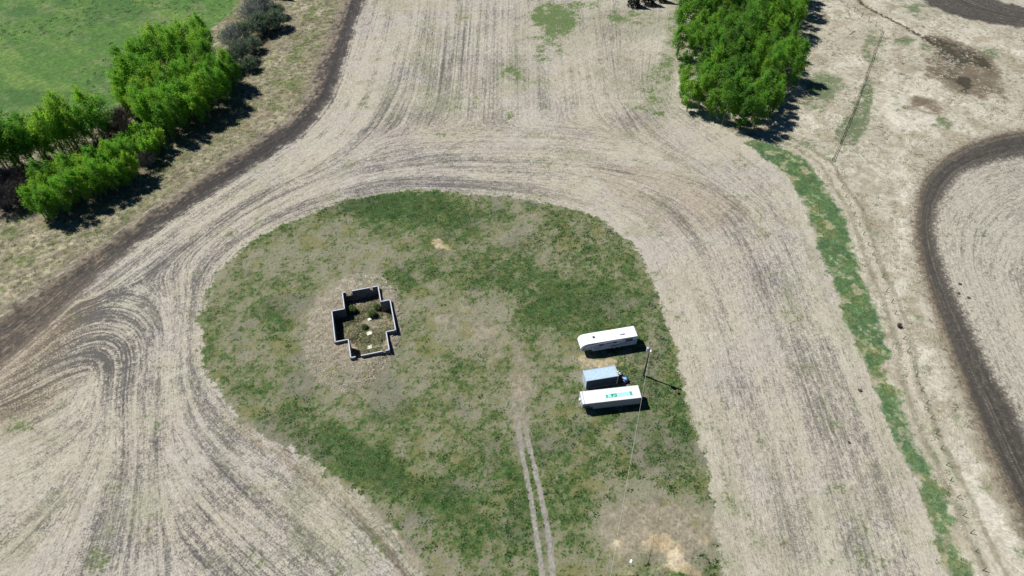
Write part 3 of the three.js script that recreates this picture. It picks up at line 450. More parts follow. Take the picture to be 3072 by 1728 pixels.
// ───────────────────────── old concrete basement ─────────────────────────
{
  const conc = new THREE.MeshStandardMaterial({ roughness: .9, map: grainTex(256, (u, v) => { const a = tileN(u, v, 1), b = tileN(u, v, 2, 4), k = 104 + (a - .5) * 60 + (b - .5) * 30; return [k, k * 1.0, k * 1.03]; }, [.4, .4]) });  // concrete coloured darker to take in the shade on the wall faces
  const g = thing('basement_foundation', 'open roofless concrete basement walls on dry mound in the grass yard', 'foundation', [FD.o[0], 0, FD.o[1]], FD.a);
  const TOP = 1.2, T = .125, BASE = -2.4;
  const n = FOOT.length, P = FOOT.map(([a, b]) => [a, b]);
  const off = (i, s) => { // mitred corner offset, s = +1 outside
    const a = P[(i + n - 1) % n], b = P[i], c = P[(i + 1) % n], d1 = [b[0] - a[0], b[1] - a[1]], d2 = [c[0] - b[0], c[1] - b[1]], l1 = Math.hypot(...d1), l2 = Math.hypot(...d2);
    const n1 = [d1[1] / l1, -d1[0] / l1], n2 = [d2[1] / l2, -d2[0] / l2]; return [b[0] + s * T * (n1[0] + n2[0]), b[1] + s * T * (n1[1] + n2[1])];
  };
  const prism = (q, y0, y1) => { // q: 4 plan corners a,b (x, forward) in order
    const p = [], uv = [], quad = (A, B, Cc, D, L, h) => { p.push(...A, ...B, ...Cc, ...A, ...Cc, ...D); uv.push(0, 0, L, 0, L, h, 0, 0, L, h, 0, h); };
    const b = q.map(([x, f]) => [x, y0, -f]), t = q.map(([x, f]) => [x, y1, -f]);
    for (let i = 0; i < 4; i++) { const k = (i + 1) % 4; quad(b[i], b[k], t[k], t[i], Math.hypot(b[k][0] - b[i][0], b[k][2] - b[i][2]), y1 - y0); }
    quad(t[0], t[1], t[2], t[3], Math.hypot(t[1][0] - t[0][0], t[1][2] - t[0][2]), .25);
    const e = new THREE.BufferGeometry(); e.setAttribute('position', new THREE.Float32BufferAttribute(p, 3)); e.setAttribute('uv', new THREE.Float32BufferAttribute(uv, 2)); e.computeVertexNormals(); return e;
  };
  // gaps per wall: [from, to, lowered to], metres along the wall from its first corner
  const gaps = { 0: [[.9, 1.95, -.3], [6.0, 6.55, .82]], 6: [[1.15, 1.75, .3], [5.35, 6.65, -.1]] };
  // walls run corner i -> i+1 in FOOT order; 0 is the near wall (left to right), 6 the far wall (right to left)
  for (let i = 0; i < n; i++) {
    const k = (i + 1) % n, o0 = off(i, 1), i0 = off(i, -1), o1 = off(k, 1), i1 = off(k, -1), L = Math.hypot(P[k][0] - P[i][0], P[k][1] - P[i][1]);
    const cut = (t) => { const f = t / L, dx = (P[k][0] - P[i][0]) / L, dz = (P[k][1] - P[i][1]) / L, c = [P[i][0] + dx * t, P[i][1] + dz * t]; return t <= 0 ? [o0, i0] : t >= L ? [o1, i1] : [[c[0] + dz * T, c[1] - dx * T], [c[0] - dz * T, c[1] + dx * T]]; };
    const geos = []; let pos = 0; const gl = gaps[i] || [];
    const seg = (a, b, top) => { const A = cut(a), B = cut(b); geos.push(prism([A[0], B[0], B[1], A[1]], BASE, top)); };
    for (const [a, b, lo] of gl) { seg(pos, a, TOP); seg(a, b, lo); pos = b; } seg(pos, L, TOP);
    part('wall', geos, conc, g);
    // sill plates on every wall, coloured pale to make the tops bright
  }
  const wood = std(S8(186, 190, 198), .8);
  const sill = (a0, b0, a1, b1, nm) => { const L = Math.hypot(a1 - a0, b1 - b0), an = Math.atan2(b1 - b0, a1 - a0); part(nm, box(L, .04, .17, (a0 + a1) / 2, TOP + .021, -(b0 + b1) / 2, an), wood, g); };
for (let i = 0; i < n; i++) { const A = P[i], B = P[(i + 1) % n], L = Math.hypot(B[0] - A[0], B[1] - A[1]), ux = (B[0] - A[0]) / L, uz = (B[1] - A[1]) / L; let pos = .09; for (const [a, b] of [...(gaps[i] || []), [L - .09, L]]) { if (a - pos > .3) sill(A[0] + ux * pos, A[1] + uz * pos, A[0] + ux * a, A[1] + uz * a, 'sill_plate'); pos = b; } }
  const pl = (a, b) => { const [x, z] = fdW(a, b); return [x, pitFloor(x, z), z]; };
  // loose slabs and boards lying inside
  const slabM = new THREE.MeshStandardMaterial({ color: S8(206, 208, 190), roughness: .85 });
  const mkSlab = (a, b, w, d, turn, label) => { const p = pl(a, b), s = thing('concrete_slab', label, 'slab', [p[0], p[1] - .02, p[2]], turn, 'pale slabs in the basement'); const sh = new THREE.Shape(); sh.moveTo(-w / 2, -d / 2); sh.lineTo(w / 2, -d / 2 * .8); sh.lineTo(w / 2 * .95, d / 2); sh.lineTo(-w / 2 * .9, d / 2 * .92); const e = new THREE.ExtrudeGeometry(sh, { depth: .16, bevelEnabled: true, bevelSize: .02, bevelThickness: .02, bevelSegments: 1 }); e.rotateX(-PI / 2); part('slab', e, slabM, s); };
  mkSlab(4.0, 7.0, 1.15, .9, .35, 'pale square slab lying at the middle of the basement floor'); mkSlab(3.6, 3.5, .85, .8, .1, 'pale square slab lying near the basement front wall'); mkSlab(4.4, 10.6, .7, .6, .5, 'small grey slab half hidden by weeds in the basement');
  const boardM = std(S8(150, 132, 104), .85);
  const mkBoard = (a, b, L, turn, tilt, label) => { const p = pl(a, b), s = thing('timber_board', label, 'board', [p[0], p[1] + .03 + Math.abs(Math.sin(tilt)) * L / 2, p[2]], turn, 'boards lying in the basement'); const e = box(L, .05, .16, 0, 0, 0, 0, .01); e.rotateZ(tilt); part('board', e, boardM, s); };
  mkBoard(-1.2, 6.4, 3.4, 1.72, .12, 'weathered board leaning along the basement left wall'); mkBoard(-.5, 8.0, 2.4, 1.3, .05, 'weathered board on the dirt heap in the basement'); mkBoard(1.8, 7.1, 1.9, -.7, .02, 'thin board lying beside the dirt heap in the basement');
  // scrap hose pieces scattered on the mound
  const rub = std(C(.02, .02, .02), .7), r = rng(91);
  [[-.9, 14.0, 'scrap black hose on the mound beside the far left corner of the basement'], [-3.4, 12.6, 'scrap black hose just left of the basement side bay'], [-5.0, 11.6, 'two-armed scrap of black hose out on the left of the mound'], [-5.2, 7.6, 'curled scrap of black hose left of the basement wall'], [-5.2, 4.4, 'curved scrap of black hose lower left of the basement'], [-2.7, 1.4, 'scrap black hose below the basement side bay'], [-2.6, -1.8, 'scrap black hose at the front left foot of the mound']].forEach(([a, b, label]) => {
    const [x, z] = fdW(a, b), t = thing('hose_scrap', label, 'hose', [x, H(x, z), z], 0, 'hose scraps around the basement'), a0 = r() * TAU, pts = [];
    for (let q = 0; q < 6; q++) { const aa = a0 + q * .28 * (r() > .5 ? 1 : .7), lx = Math.cos(aa) * .24 * q - .5, lz = Math.sin(aa) * .24 * q - .3; pts.push(new THREE.Vector3(lx, H(x + lx, z + lz) - H(x, z) + .05, lz)); }
    part('hose', new THREE.TubeGeometry(new THREE.CatmullRomCurve3(pts), 12, .035, 5), rub, t);
  });
}

// ───────────────────────── shipping container ─────────────────────────
{
  const [cx, cz] = [13.51, -69.39], yaw = .19, L = 6.06, W = 2.44, Hh = 2.59;
  const g = thing('shipping_container', 'pale blue-grey corrugated steel container between camper and box trailer', 'container', [cx, H(cx + 3, cz - 1.2), cz], yaw);
  const steel = (r, gr, b, o) => new THREE.MeshStandardMaterial({ roughness: .55, metalness: .0, map: grainTex(256, (u, v) => { const a = tileN(u, v, o), d = tileN(u, v, o + 1, 3), k = 1 + (a - .5) * .09 + (d - .5) * .06, rust = sstep(.86, .96, d * .6 + a * .4); return [lerp(r * k, 120, rust), lerp(gr * k, 86, rust), lerp(b * k, 62, rust)]; }, [.3, .3]) });
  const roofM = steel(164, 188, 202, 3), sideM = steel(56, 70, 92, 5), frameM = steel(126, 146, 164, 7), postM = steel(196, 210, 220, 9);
  const corr = (len, width, pitch, depth) => { // corrugated sheet in x (len) by z (width), ridges across the width
    const n = Math.round(len / pitch), p = [], uv = [], prof = []; const st = len / n;
    for (let i = 0; i < n; i++) for (const [f, h] of [[0, 0], [.3, 0], [.5, 1], [.8, 1]]) prof.push([i * st + f * st, h * depth]); prof.push([len, 0]);
    for (let i = 0; i < prof.length - 1; i++) { const [x0, y0] = prof[i], [x1, y1] = prof[i + 1]; p.push(x0, y0, 0, x0, y0, width, x1, y1, width, x0, y0, 0, x1, y1, width, x1, y1, 0); uv.push(x0, 0, x0, width, x1, width, x0, 0, x1, width, x1, 0); }
    const e = new THREE.BufferGeometry(); e.setAttribute('position', new THREE.Float32BufferAttribute(p, 3)); e.setAttribute('uv', new THREE.Float32BufferAttribute(uv, 2)); e.computeVertexNormals(); return e;
  };
  const roof = corr(L - .3, W - .16, .21, .035); roof.translate(.15, Hh - .06, -W + .08); part('roof_panel', roof, roofM, g);
  for (const [z, flip] of [[-.03, 1], [-W + .03, -1]]) { const s = corr(L - .3, Hh - .3, .28, .04); s.rotateX(flip > 0 ? PI / 2 : PI / 2); s.translate(.15, Hh - .14, z); part('side_panel', s, sideM, g); }
  const back = corr(W - .28, Hh - .3, .26, .04); back.rotateX(PI / 2); back.rotateY(PI / 2); back.translate(L - .05, Hh - .14, -.14); part('end_panel', back, sideM, g);
  for (const x of [.075, L - .075]) for (const z of [-.075, -W + .075]) part('corner_post', box(.15, Hh - .02, .15, x, Hh / 2, z, 0, .012), postM, g);
  for (const z of [-.05, -W + .05]) { part('top_rail', box(L - .302, .11, .1, L / 2, Hh - .075, z), frameM, g); part('bottom_rail', box(L - .302, .16, .1, L / 2, .1, z), frameM, g); }
  for (const x of [.05, L - .05]) { part('header', box(.1, .12, W - .302, x, Hh - .08, -W / 2), postM, g); part('end_sill', box(.1, .16, W - .302, x, .1, -W / 2), frameM, g); }
  part('floor', box(L - .32, .1, W - .32, L / 2, .12, -W / 2), frameM, g);
  const doorM = steel(190, 204, 214, 12);
  for (const z of [-W * .27, -W * .73]) { const d = part('door', box(.05, Hh - .34, W / 2 - .17, .06, Hh / 2, z, 0, .01), doorM, g); for (const dz of [-.28, .22]) part('lock_rod', rod([.015, .25, z + dz], [.015, Hh - .25, z + dz], .022), postM, d); part('handle', box(.03, .04, .4, .0, 1.15, z), frameM, d); }
}

// ───────────────────────── wheels shared by the trailers ─────────────────────────
const tyreM = std(C(.018, .018, .02), .85), rimM = std(C(.5, .5, .52), .4, { metalness: .6 }), chassisM = std(C(.035, .035, .04), .7);
function wheel(parent, x, z, r, w, y = r) {
  const g = new THREE.Group(); g.name = 'wheel'; g.position.set(x, y, z); parent.add(g);
  const pr = [[.55, -.5], [.92, -.5], [1, -.36], [1, .36], [.92, .5], [.55, .5]].map(([a, b]) => new THREE.Vector2(a * r, b * w)), t = new THREE.LatheGeometry(pr, 20); t.rotateX(PI / 2); part('tyre', t, tyreM, g);
  const c = new THREE.CylinderGeometry(r * .55, r * .55, w * .7, 16); c.rotateX(PI / 2); part('rim', c, rimM, g);
}

// ───────────────────────── fifth-wheel camper ─────────────────────────
{
  const px = 12.9, pz = -76.86, yaw = .2, L = 11.2, W = 2.46, top = 3.3;
  const g = thing('camper_trailer', 'white fifth wheel camper with blue swoosh graphics, farthest of the parked trailers', 'camper', [px, H(px + 5, pz - 1.2), pz], yaw);
  const sh = new THREE.Shape(); sh.moveTo(.42, 1.5); sh.bezierCurveTo(.12, 1.7, .02, 2.2, .3, 2.72); sh.bezierCurveTo(.5, 3.08, .85, top - .06, 1.5, top); sh.lineTo(L - .2, top); sh.quadraticCurveTo(L, top, L, top - .18); sh.lineTo(L, .78); sh.lineTo(2.75, .78); sh.quadraticCurveTo(2.45, .8, 2.4, 1.1); sh.lineTo(2.3, 1.46); sh.lineTo(.42, 1.5);
  const graphic = canvasTex(2048, 640, (k, w, h) => { // decals of the shell, 11.2 m by 3.5 m
    const X = (m) => m / L * w, Y = (m) => h - m / 3.5 * h;
    k.fillStyle = 'rgb(208,214,224)'; k.fillRect(0, 0, w, h);
    k.fillStyle = 'rgb(186,194,210)'; k.beginPath(); k.moveTo(X(0), Y(1.2)); k.bezierCurveTo(X(3), Y(1.9), X(6), Y(1.25), X(L), Y(1.75)); k.lineTo(X(L), Y(.7)); k.lineTo(X(0), Y(.7)); k.fill();
    const swoosh = (pts, lw, c) => { k.strokeStyle = c; k.lineWidth = lw; k.beginPath(); k.moveTo(X(pts[0]), Y(pts[1])); k.bezierCurveTo(...[2, 4, 6].flatMap((i) => [X(pts[i]), Y(pts[i + 1])])); k.stroke(); };
    swoosh([.5, 1.55, .9, 2.9, 1.6, 3.05, 4.2, 3.12], 44, 'rgb(34,62,104)'); swoosh([.5, 1.6, 2.6, 2.2, 4, 2.6, 6.8, 2.55], 36, 'rgb(30,58,104)'); swoosh([2.6, 1.5, 4, 2.2, 5.6, 2.45, 8.6, 2.5], 26, 'rgb(44,92,150)'); swoosh([3, 1.35, 4.6, 1.9, 6, 2.0, 7, 1.6], 28, 'rgb(30,56,104)'); swoosh([6, 1.35, 7.6, 1.75, 9.2, 1.95, L, 2.15], 40, 'rgb(24,50,92)'); swoosh([5.2, 2.95, 7, 3.05, 9, 2.9, L, 2.95], 24, 'rgb(60,84,124)'); swoosh([6.4, 1.2, 8, 1.5, 9.4, 1.5, L, 1.62], 22, 'rgb(110,96,140)');
    k.fillStyle = 'rgb(40,56,92)'; k.fillRect(X(1.2), Y(top - .02), X(L) - X(1.2), 12);
  });
  graphic.wrapS = graphic.wrapT = THREE.RepeatWrapping; graphic.repeat.set(1 / L, 1 / 3.5);
  const sideM = new THREE.MeshStandardMaterial({ map: graphic, roughness: .35 }), roofM = new THREE.MeshStandardMaterial({ color: C(.80, .81, .82), roughness: .5 });
  const body = new THREE.ExtrudeGeometry(sh, { depth: W - .1, bevelEnabled: true, bevelThickness: .05, bevelSize: .05, bevelSegments: 3, curveSegments: 12 }); body.translate(0, 0, -W + .05); part('body', body, [sideM, roofM], g);
  // front cap seam, windows, fittings
  const glass = std(C(.012, .013, .02), .08), trim = std(C(.06, .06, .07), .5), whiteM = std(C(.72, .73, .74), .5);
  const win = (x, y, w, h) => { const f = part('window', box(w, h, .02, x, y, .012, 0, .006), trim, g); part('pane', box(w - .1, h - .1, .02, x, y, .018), glass, f); };
  win(9.55, 2.5, 1.45, .62); win(6.8, 2.45, .7, .45); win(4.1, 2.4, .9, .5);
  part('front_seam', box(.5, .012, W - .5, 1.75, top + .055, -W / 2), std(C(.55, .6, .68), .5), g);
  part('roof_edge_trim', box(L - 1.9, .05, .05, L / 2 + .8, top - .02, .02), std(C(.12, .13, .2), .5), g);
  part('air_conditioner', box(.95, .28, .75, 8.3, top + .19, -W / 2 + .02, 0, .09), std(C(.66, .68, .7), .6), g);
  const vent = part('roof_vent', box(.42, .16, .42, 2.85, top + .13, -W / 2 - .1, 0, .03), std(C(.02, .02, .022), .6), g); part('vent_lid', box(.36, .03, .36, 2.85, top + .225, -W / 2 - .1, 0, .01), std(C(.05, .05, .05), .5), vent);
  part('roof_vent', box(.4, .1, .4, 5.2, top + .1, -W / 2 - .35, 0, .03), whiteM, g); part('roof_vent', box(.4, .1, .4, 7.0, top + .1, -W / 2 + .3, 0, .03), whiteM, g);
  const pipes = []; for (const [x, z] of [[4.0, -.45], [4.9, -.5], [5.6, -.55], [9.6, -1.6]]) pipes.push(x, z);
  for (let i = 0; i < pipes.length; i += 2) { const e = new THREE.CylinderGeometry(.05, .05, .16, 8); e.translate(pipes[i], top + .13, pipes[i + 1]); part('vent_pipe', e, whiteM, g); }
  part('awning_tube', rod([3.4, top - .22, .1], [8.2, top - .22, .1], .06, .06, 8), whiteM, g);
  part('chassis', [box(8.2, .16, 1.7, 6.9, .68, -W / 2), box(1.9, .14, 1.2, 1.35, 1.38, -W / 2)], chassisM, g);
  part('hitch_pin_box', box(.4, .55, .5, .95, 1.12, -W / 2, 0, .03), chassisM, g);
  for (const z of [-.35, -W + .35]) { part('landing_leg', rod([2.95, 0, z], [2.95, .8, z], .05, .05, 8), std(C(.5, .5, .5), .5), g); part('stabiliser_leg', rod([10.4, 0, z], [10.4, .75, z], .045, .045, 8), std(C(.5, .5, .5), .5), g); }
  for (const x of [7.0, 7.95]) for (const z of [-.2, -W + .2]) wheel(g, x, z, .38, .24);
  const lad = []; for (const z of [-.9, -1.3]) lad.push(rod([L + .12, 1, z], [L + .12, top, z], .018)); for (let y = 1.2; y < top; y += .3) lad.push(rod([L + .12, y, -.9], [L + .12, y, -1.3], .014)); lad.push(rod([L, 1.4, -.9], [L + .12, 1.4, -.9], .014), rod([L, 2.9, -1.3], [L + .12, 2.9, -1.3], .014)); part('ladder', lad, rimM, g);
}

// ───────────────────────── gooseneck box trailer ─────────────────────────
{
  const px = 12.5, pz = -64.5, yaw = .13, L = 10.6, W = 2.58, top = 2.78;
  const g = thing('box_trailer', 'white-roofed gooseneck box trailer with grey sides and teal lettering, nearest of the parked trailers', 'trailer', [px, H(px + 5, pz - 1.2), pz], yaw);
  const sideM = new THREE.MeshStandardMaterial({ color: C(.3, .3, .31), roughness: .6 }), frame = std(C(.09, .09, .1), .5), silver = std(C(.62, .64, .66), .4, { metalness: .4 });
  const sh = new THREE.Shape(); sh.moveTo(0, 1.35); sh.lineTo(0, top - .1); sh.lineTo(L, top - .1); sh.lineTo(L, .62); sh.lineTo(2.3, .62); sh.lineTo(1.95, 1.35); sh.lineTo(0, 1.35);
  const body = new THREE.ExtrudeGeometry(sh, { depth: W - .04, bevelEnabled: true, bevelThickness: .02, bevelSize: .02, bevelSegments: 1 }); body.translate(0, 0, -W + .02); part('body', body, sideM, g);
  const roofTex = canvasTex(2048, 512, (k, w, h) => { // sheet roof, 10.6 m by 2.58 m; seen from above with the near edge at the bottom
    const r = rng(5); k.fillStyle = 'rgb(226,228,232)'; k.fillRect(0, 0, w, h);
    for (let i = 0; i < 900; i++) { const v = 200 + r() * 44 | 0; k.fillStyle = `rgba(${v},${v},${v + 3},.25)`; k.fillRect(r() * w, r() * h, 20 + r() * 160, 2 + r() * 14); }
    for (let i = 1; i < 9; i++) { k.fillStyle = 'rgba(180,184,190,.5)'; k.fillRect(i * w / 9, 0, 3, h); }
    k.fillStyle = 'rgb(150,156,160)'; k.fillRect(.405 * w, .27 * h, .42 * w, 5); k.fillStyle = 'rgb(120,122,128)'; k.fillRect(.415 * w, .735 * h, .45 * w, 7);
    k.fillStyle = 'rgb(168,226,218)'; k.fillRect(.41 * w, .44 * h, .455 * w, .28 * h);
    const teal = 'rgb(14,150,122)', pale = 'rgb(120,226,206)';
    k.fillStyle = teal; k.fillRect(.415 * w, .50 * h, .032 * w, .2 * h); k.fillStyle = pale; k.fillRect(.426 * w, .56 * h, .01 * w, .08 * h); k.fillStyle = teal; k.fillRect(.415 * w, .715 * h, .1 * w, .02 * h);
    k.beginPath(); k.moveTo(.497 * w, .46 * h); k.lineTo(.602 * w, .46 * h); k.lineTo(.602 * w, .72 * h); k.lineTo(.516 * w, .72 * h); k.fill(); k.fillStyle = pale; k.fillRect(.536 * w, .54 * h, .054 * w, .085 * h); k.fillStyle = 'rgb(226,250,248)'; k.fillRect(.532 * w, .66 * h, .022 * w, .045 * h);
    k.fillStyle = 'rgb(150,172,178)'; for (const [x, y, a, b] of [[.64, .46, .006, .05], [.652, .56, .006, .05], [.665, .47, .008, .04], [.632, .62, .005, .08], [.65, .64, .01, .05], [.69, .5, .01, .07], [.72, .45, .006, .04], [.745, .47, .012, .04], [.77, .6, .01, .04]]) k.fillRect(x * w, y * h, a * w, b * h);
    k.fillStyle = teal; k.fillRect(.828 * w, .44 * h, .034 * w, .26 * h); k.fillStyle = pale; k.fillRect(.842 * w, .52 * h, .008 * w, .12 * h); k.fillStyle = teal; k.fillRect(.812 * w, .43 * h, .026 * w, .03 * h); k.fillRect(.835 * w, .69 * h, .04 * w, .03 * h);
    k.fillStyle = 'rgba(120,140,170,.25)'; k.fillRect(.02 * w, .04 * h, .006 * w, .92 * h);
  });
  const roof = new THREE.BoxGeometry(L + .06, .05, W + .04); { const uv = roof.attributes.uv, nn = roof.attributes.normal, ps = roof.attributes.position; for (let i = 0; i < uv.count; i++) if (nn.getY(i) > .5) uv.setXY(i, ps.getX(i) / (L + .06) + .5, .5 - ps.getZ(i) / (W + .04)); else uv.setXY(i, .02, .02); }
  roof.translate(L / 2, top - .045, -W / 2); part('roof_panel', roof, new THREE.MeshStandardMaterial({ map: roofTex, color: C(.84, .84, .84), roughness: .5 }), g);
  for (const z of [.01, -W - .01]) part('top_rail', box(L + .08, .09, .05, L / 2, top - .115, z), silver, g);
  part('front_lip', box(.1, .1, W + .02, .3, top + .01, -W / 2), silver, g);
  for (let i = 1; i < 8; i++) part('side_rib', box(.05, 1.7, .03, 2.3 + i * 1.02, 1.75, .035), sideM, g);
  part('side_rail', box(L - 2.4, .08, .05, L / 2 + 1.2, .66, .045), frame, g); part('gooseneck_rail', box(2.0, .07, .05, 1.0, 1.39, .045), frame, g);
  const ww = part('side_vent', box(1.0, .4, .03, .85, 1.75, .036), frame, g); part('vent_grille', box(.86, .28, .02, .85, 1.75, .056), std(C(.02, .02, .02), .6), ww);
  part('chassis', [box(L - 2.6, .18, .9, L / 2 + 1.2, .5, -W / 2), box(1.6, .16, .7, .9, 1.24, -W / 2)], chassisM, g);
  part('coupler', rod([.35, .55, -W / 2], [.35, 1.25, -W / 2], .09, .09, 8), chassisM, g);
  for (const z of [-.3, -W + .3]) part('landing_leg', rod([2.15, 0, z], [2.15, 1.2, z], .07, .07, 8), silver, g);
  for (const x of [6.4, 7.35]) for (const z of [-.16, -W + .16]) wheel(g, x, z, .4, .26);
  const fen = []; for (const z of [.0]) fen.push(box(2.1, .05, .26, 6.88, .86, -.13 + z)); part('fender', fen, frame, g);
  // rails and hoses hung on the nose
  const nose = []; for (const z of [-.5, -1.2, -1.9]) { nose.push(rod([-.12, 1.4, z], [-.12, top - .2, z], .03)); } nose.push(rod([-.12, top - .25, -.4], [-.12, top - .25, -2.1], .03), rod([-.12, 1.6, -.4], [-.12, 1.6, -2.1], .03)); for (const z of [-.5, -1.9]) nose.push(rod([0, 1.6, z], [-.12, 1.6, z], .02), rod([0, top - .25, z], [-.12, top - .25, z], .02)); part('nose_rack', nose, silver, g);
  part('hose_box', box(.28, .5, .5, -.18, 1.75, -1.55, 0, .04), std(C(.55, .57, .6), .5), g);
}

// ───────────────────────── small blue tractor by the container ─────────────────────────
{
  const [x, z] = atF(1866, 1128, .5), g = thing('garden_tractor', 'small blue machine with white front frame beside the container end', 'tractor', [x, H(x, z), z], 0);
  g.rotation.y = -52 * PI / 180;                                     // local +x: towards the lower right
  const blue = std(C(.015, .05, .22), .35), pale = std(C(.16, .36, .62), .4), dark = std(C(.012, .014, .03), .6), wht = std(C(.74, .76, .78), .5);
  const hood = new THREE.SphereGeometry(.5, 20, 12); hood.scale(1.5, .62, .92); hood.translate(.75, .62, 0); part('body_shell', hood, blue, g);
  const cowl = new THREE.SphereGeometry(.34, 16, 10); cowl.scale(1.2, .5, .9); cowl.translate(.85, .82, 0); part('hood', cowl, pale, g);
  part('seat', [box(.42, .12, .44, .12, .78, 0, 0, .05), box(.1, .4, .42, -.1, .98, 0, 0, .04)], dark, g);
  part('skirt', box(1.5, .22, .96, .7, .36, 0, 0, .08), dark, g); part('side_stripe', box(.9, .1, .04, .7, .6, .47, 0, .015), std(C(.6, .66, .8), .4), g);
  const rails = []; for (const zz of [-.22, .22]) rails.push(rod([.1, .4, zz], [-1.35, .36, zz], .035)); part('front_frame', rails, wht, g);
  part('cross_bar', box(.16, .12, .72, -1.3, .42, 0, 0, .02), wht, g); part('cross_bar', box(.2, .14, .62, -.78, .45, 0, 0, .02), wht, g);
  part('steering_wheel', (() => { const t = new THREE.TorusGeometry(.17, .02, 6, 16); t.rotateX(PI / 2); t.translate(.42, 1.02, 0); return t; })(), dark, g);
  for (const xx of [.25, 1.2]) for (const zz of [-.5, .5]) wheel(g, xx, zz, .26, .2); for (const zz of [-.4, .4]) wheel(g, -1.05, zz, .2, .14);
}

// ───────────────────────── power poles and line ─────────────────────────
const poleWood = new THREE.MeshStandardMaterial({ roughness: .9, map: grainTex(128, (u, v) => { const a = tileN(u * 4, v * .3, 4), k = 84 + (a - .5) * 70; return [k, k * .94, k * .84]; }) });
function pole(x, z, h, label) {
  const g = thing('power_pole', label, 'utility pole', [x, H(x, z), z]);
  part('shaft', (() => { const e = new THREE.CylinderGeometry(.11, .17, h + .4, 12); e.translate(0, h / 2 - .2, 0); return e; })(), poleWood, g);
  const grey = std(C(.42, .44, .46), .45), steel = std(C(.4, .41, .42), .4, { metalness: .5 });
  const can = new THREE.Group(); can.name = 'transformer'; can.position.set(-.42, h - 1.15, .1); g.add(can);
  part('tank', (() => { const e = new THREE.CylinderGeometry(.26, .26, .8, 16); return e; })(), grey, can); part('lid', (() => { const e = new THREE.CylinderGeometry(.2, .28, .1, 16); e.translate(0, .45, 0); return e; })(), grey, can); part('bushing', rod([.05, .5, 0], [.05, .78, 0], .05, .03), std(C(.3, .16, .1), .3), can);
  part('bracket', box(.3, .08, .08, -.2, h - .95, .05), steel, g); part('bracket', box(.3, .08, .08, -.2, h - 1.35, .05), steel, g);
  part('yard_light', [rod([0, h - .6, .1], [-.1, h - .35, .9], .03), (() => { const e = new THREE.SphereGeometry(.22, 12, 8); e.scale(1, .55, 1.3); e.translate(-.12, h - .36, 1.05); return e; })()], std(C(.5, .51, .53), .4), g);
  part('insulator', rod([0, h, 0], [0, h + .3, 0], .05, .035), std(C(.7, .7, .68), .3), g); part('meter_box', box(.3, .5, .2, .22, 1.6, 0, 0, .03), grey, g); part('conduit', rod([.16, .2, 0], [.13, h - 1.6, 0], .03), steel, g);
  return g;
}
const pA = [24.56, -72.36], hA = 9.6, farW = at(1535, 1449, 7.4), pB = [lerp(pA[0], farW[0], 1.55), lerp(pA[1], farW[1], 1.55)], hB = 8.6;
pole(pA[0], pA[1], hA, 'tall wooden power pole with pale transformer beside the camper'); pole(pB[0], pB[1], hB, 'second wooden power pole just beyond the bottom edge');
{
  const a = new THREE.Vector3(pA[0], H(...pA) + hA + .22, pA[1]), b = new THREE.Vector3(pB[0], H(...pB) + hB + .22, pB[1]), pts = [];
  for (let i = 0; i <= 24; i++) { const t = i / 24, p = a.clone().lerp(b, t); p.y -= 4 * t * (1 - t) * .9; pts.push(p); }
  const w = part('overhead_wire', new THREE.TubeGeometry(new THREE.CatmullRomCurve3(pts), 60, .016, 5), std(C(.5, .5, .45), .6), scene); w.name = numbered('overhead_wire'); w.userData = { label: 'pale overhead service wire running from the pole to the bottom edge', category: 'wire' };
}

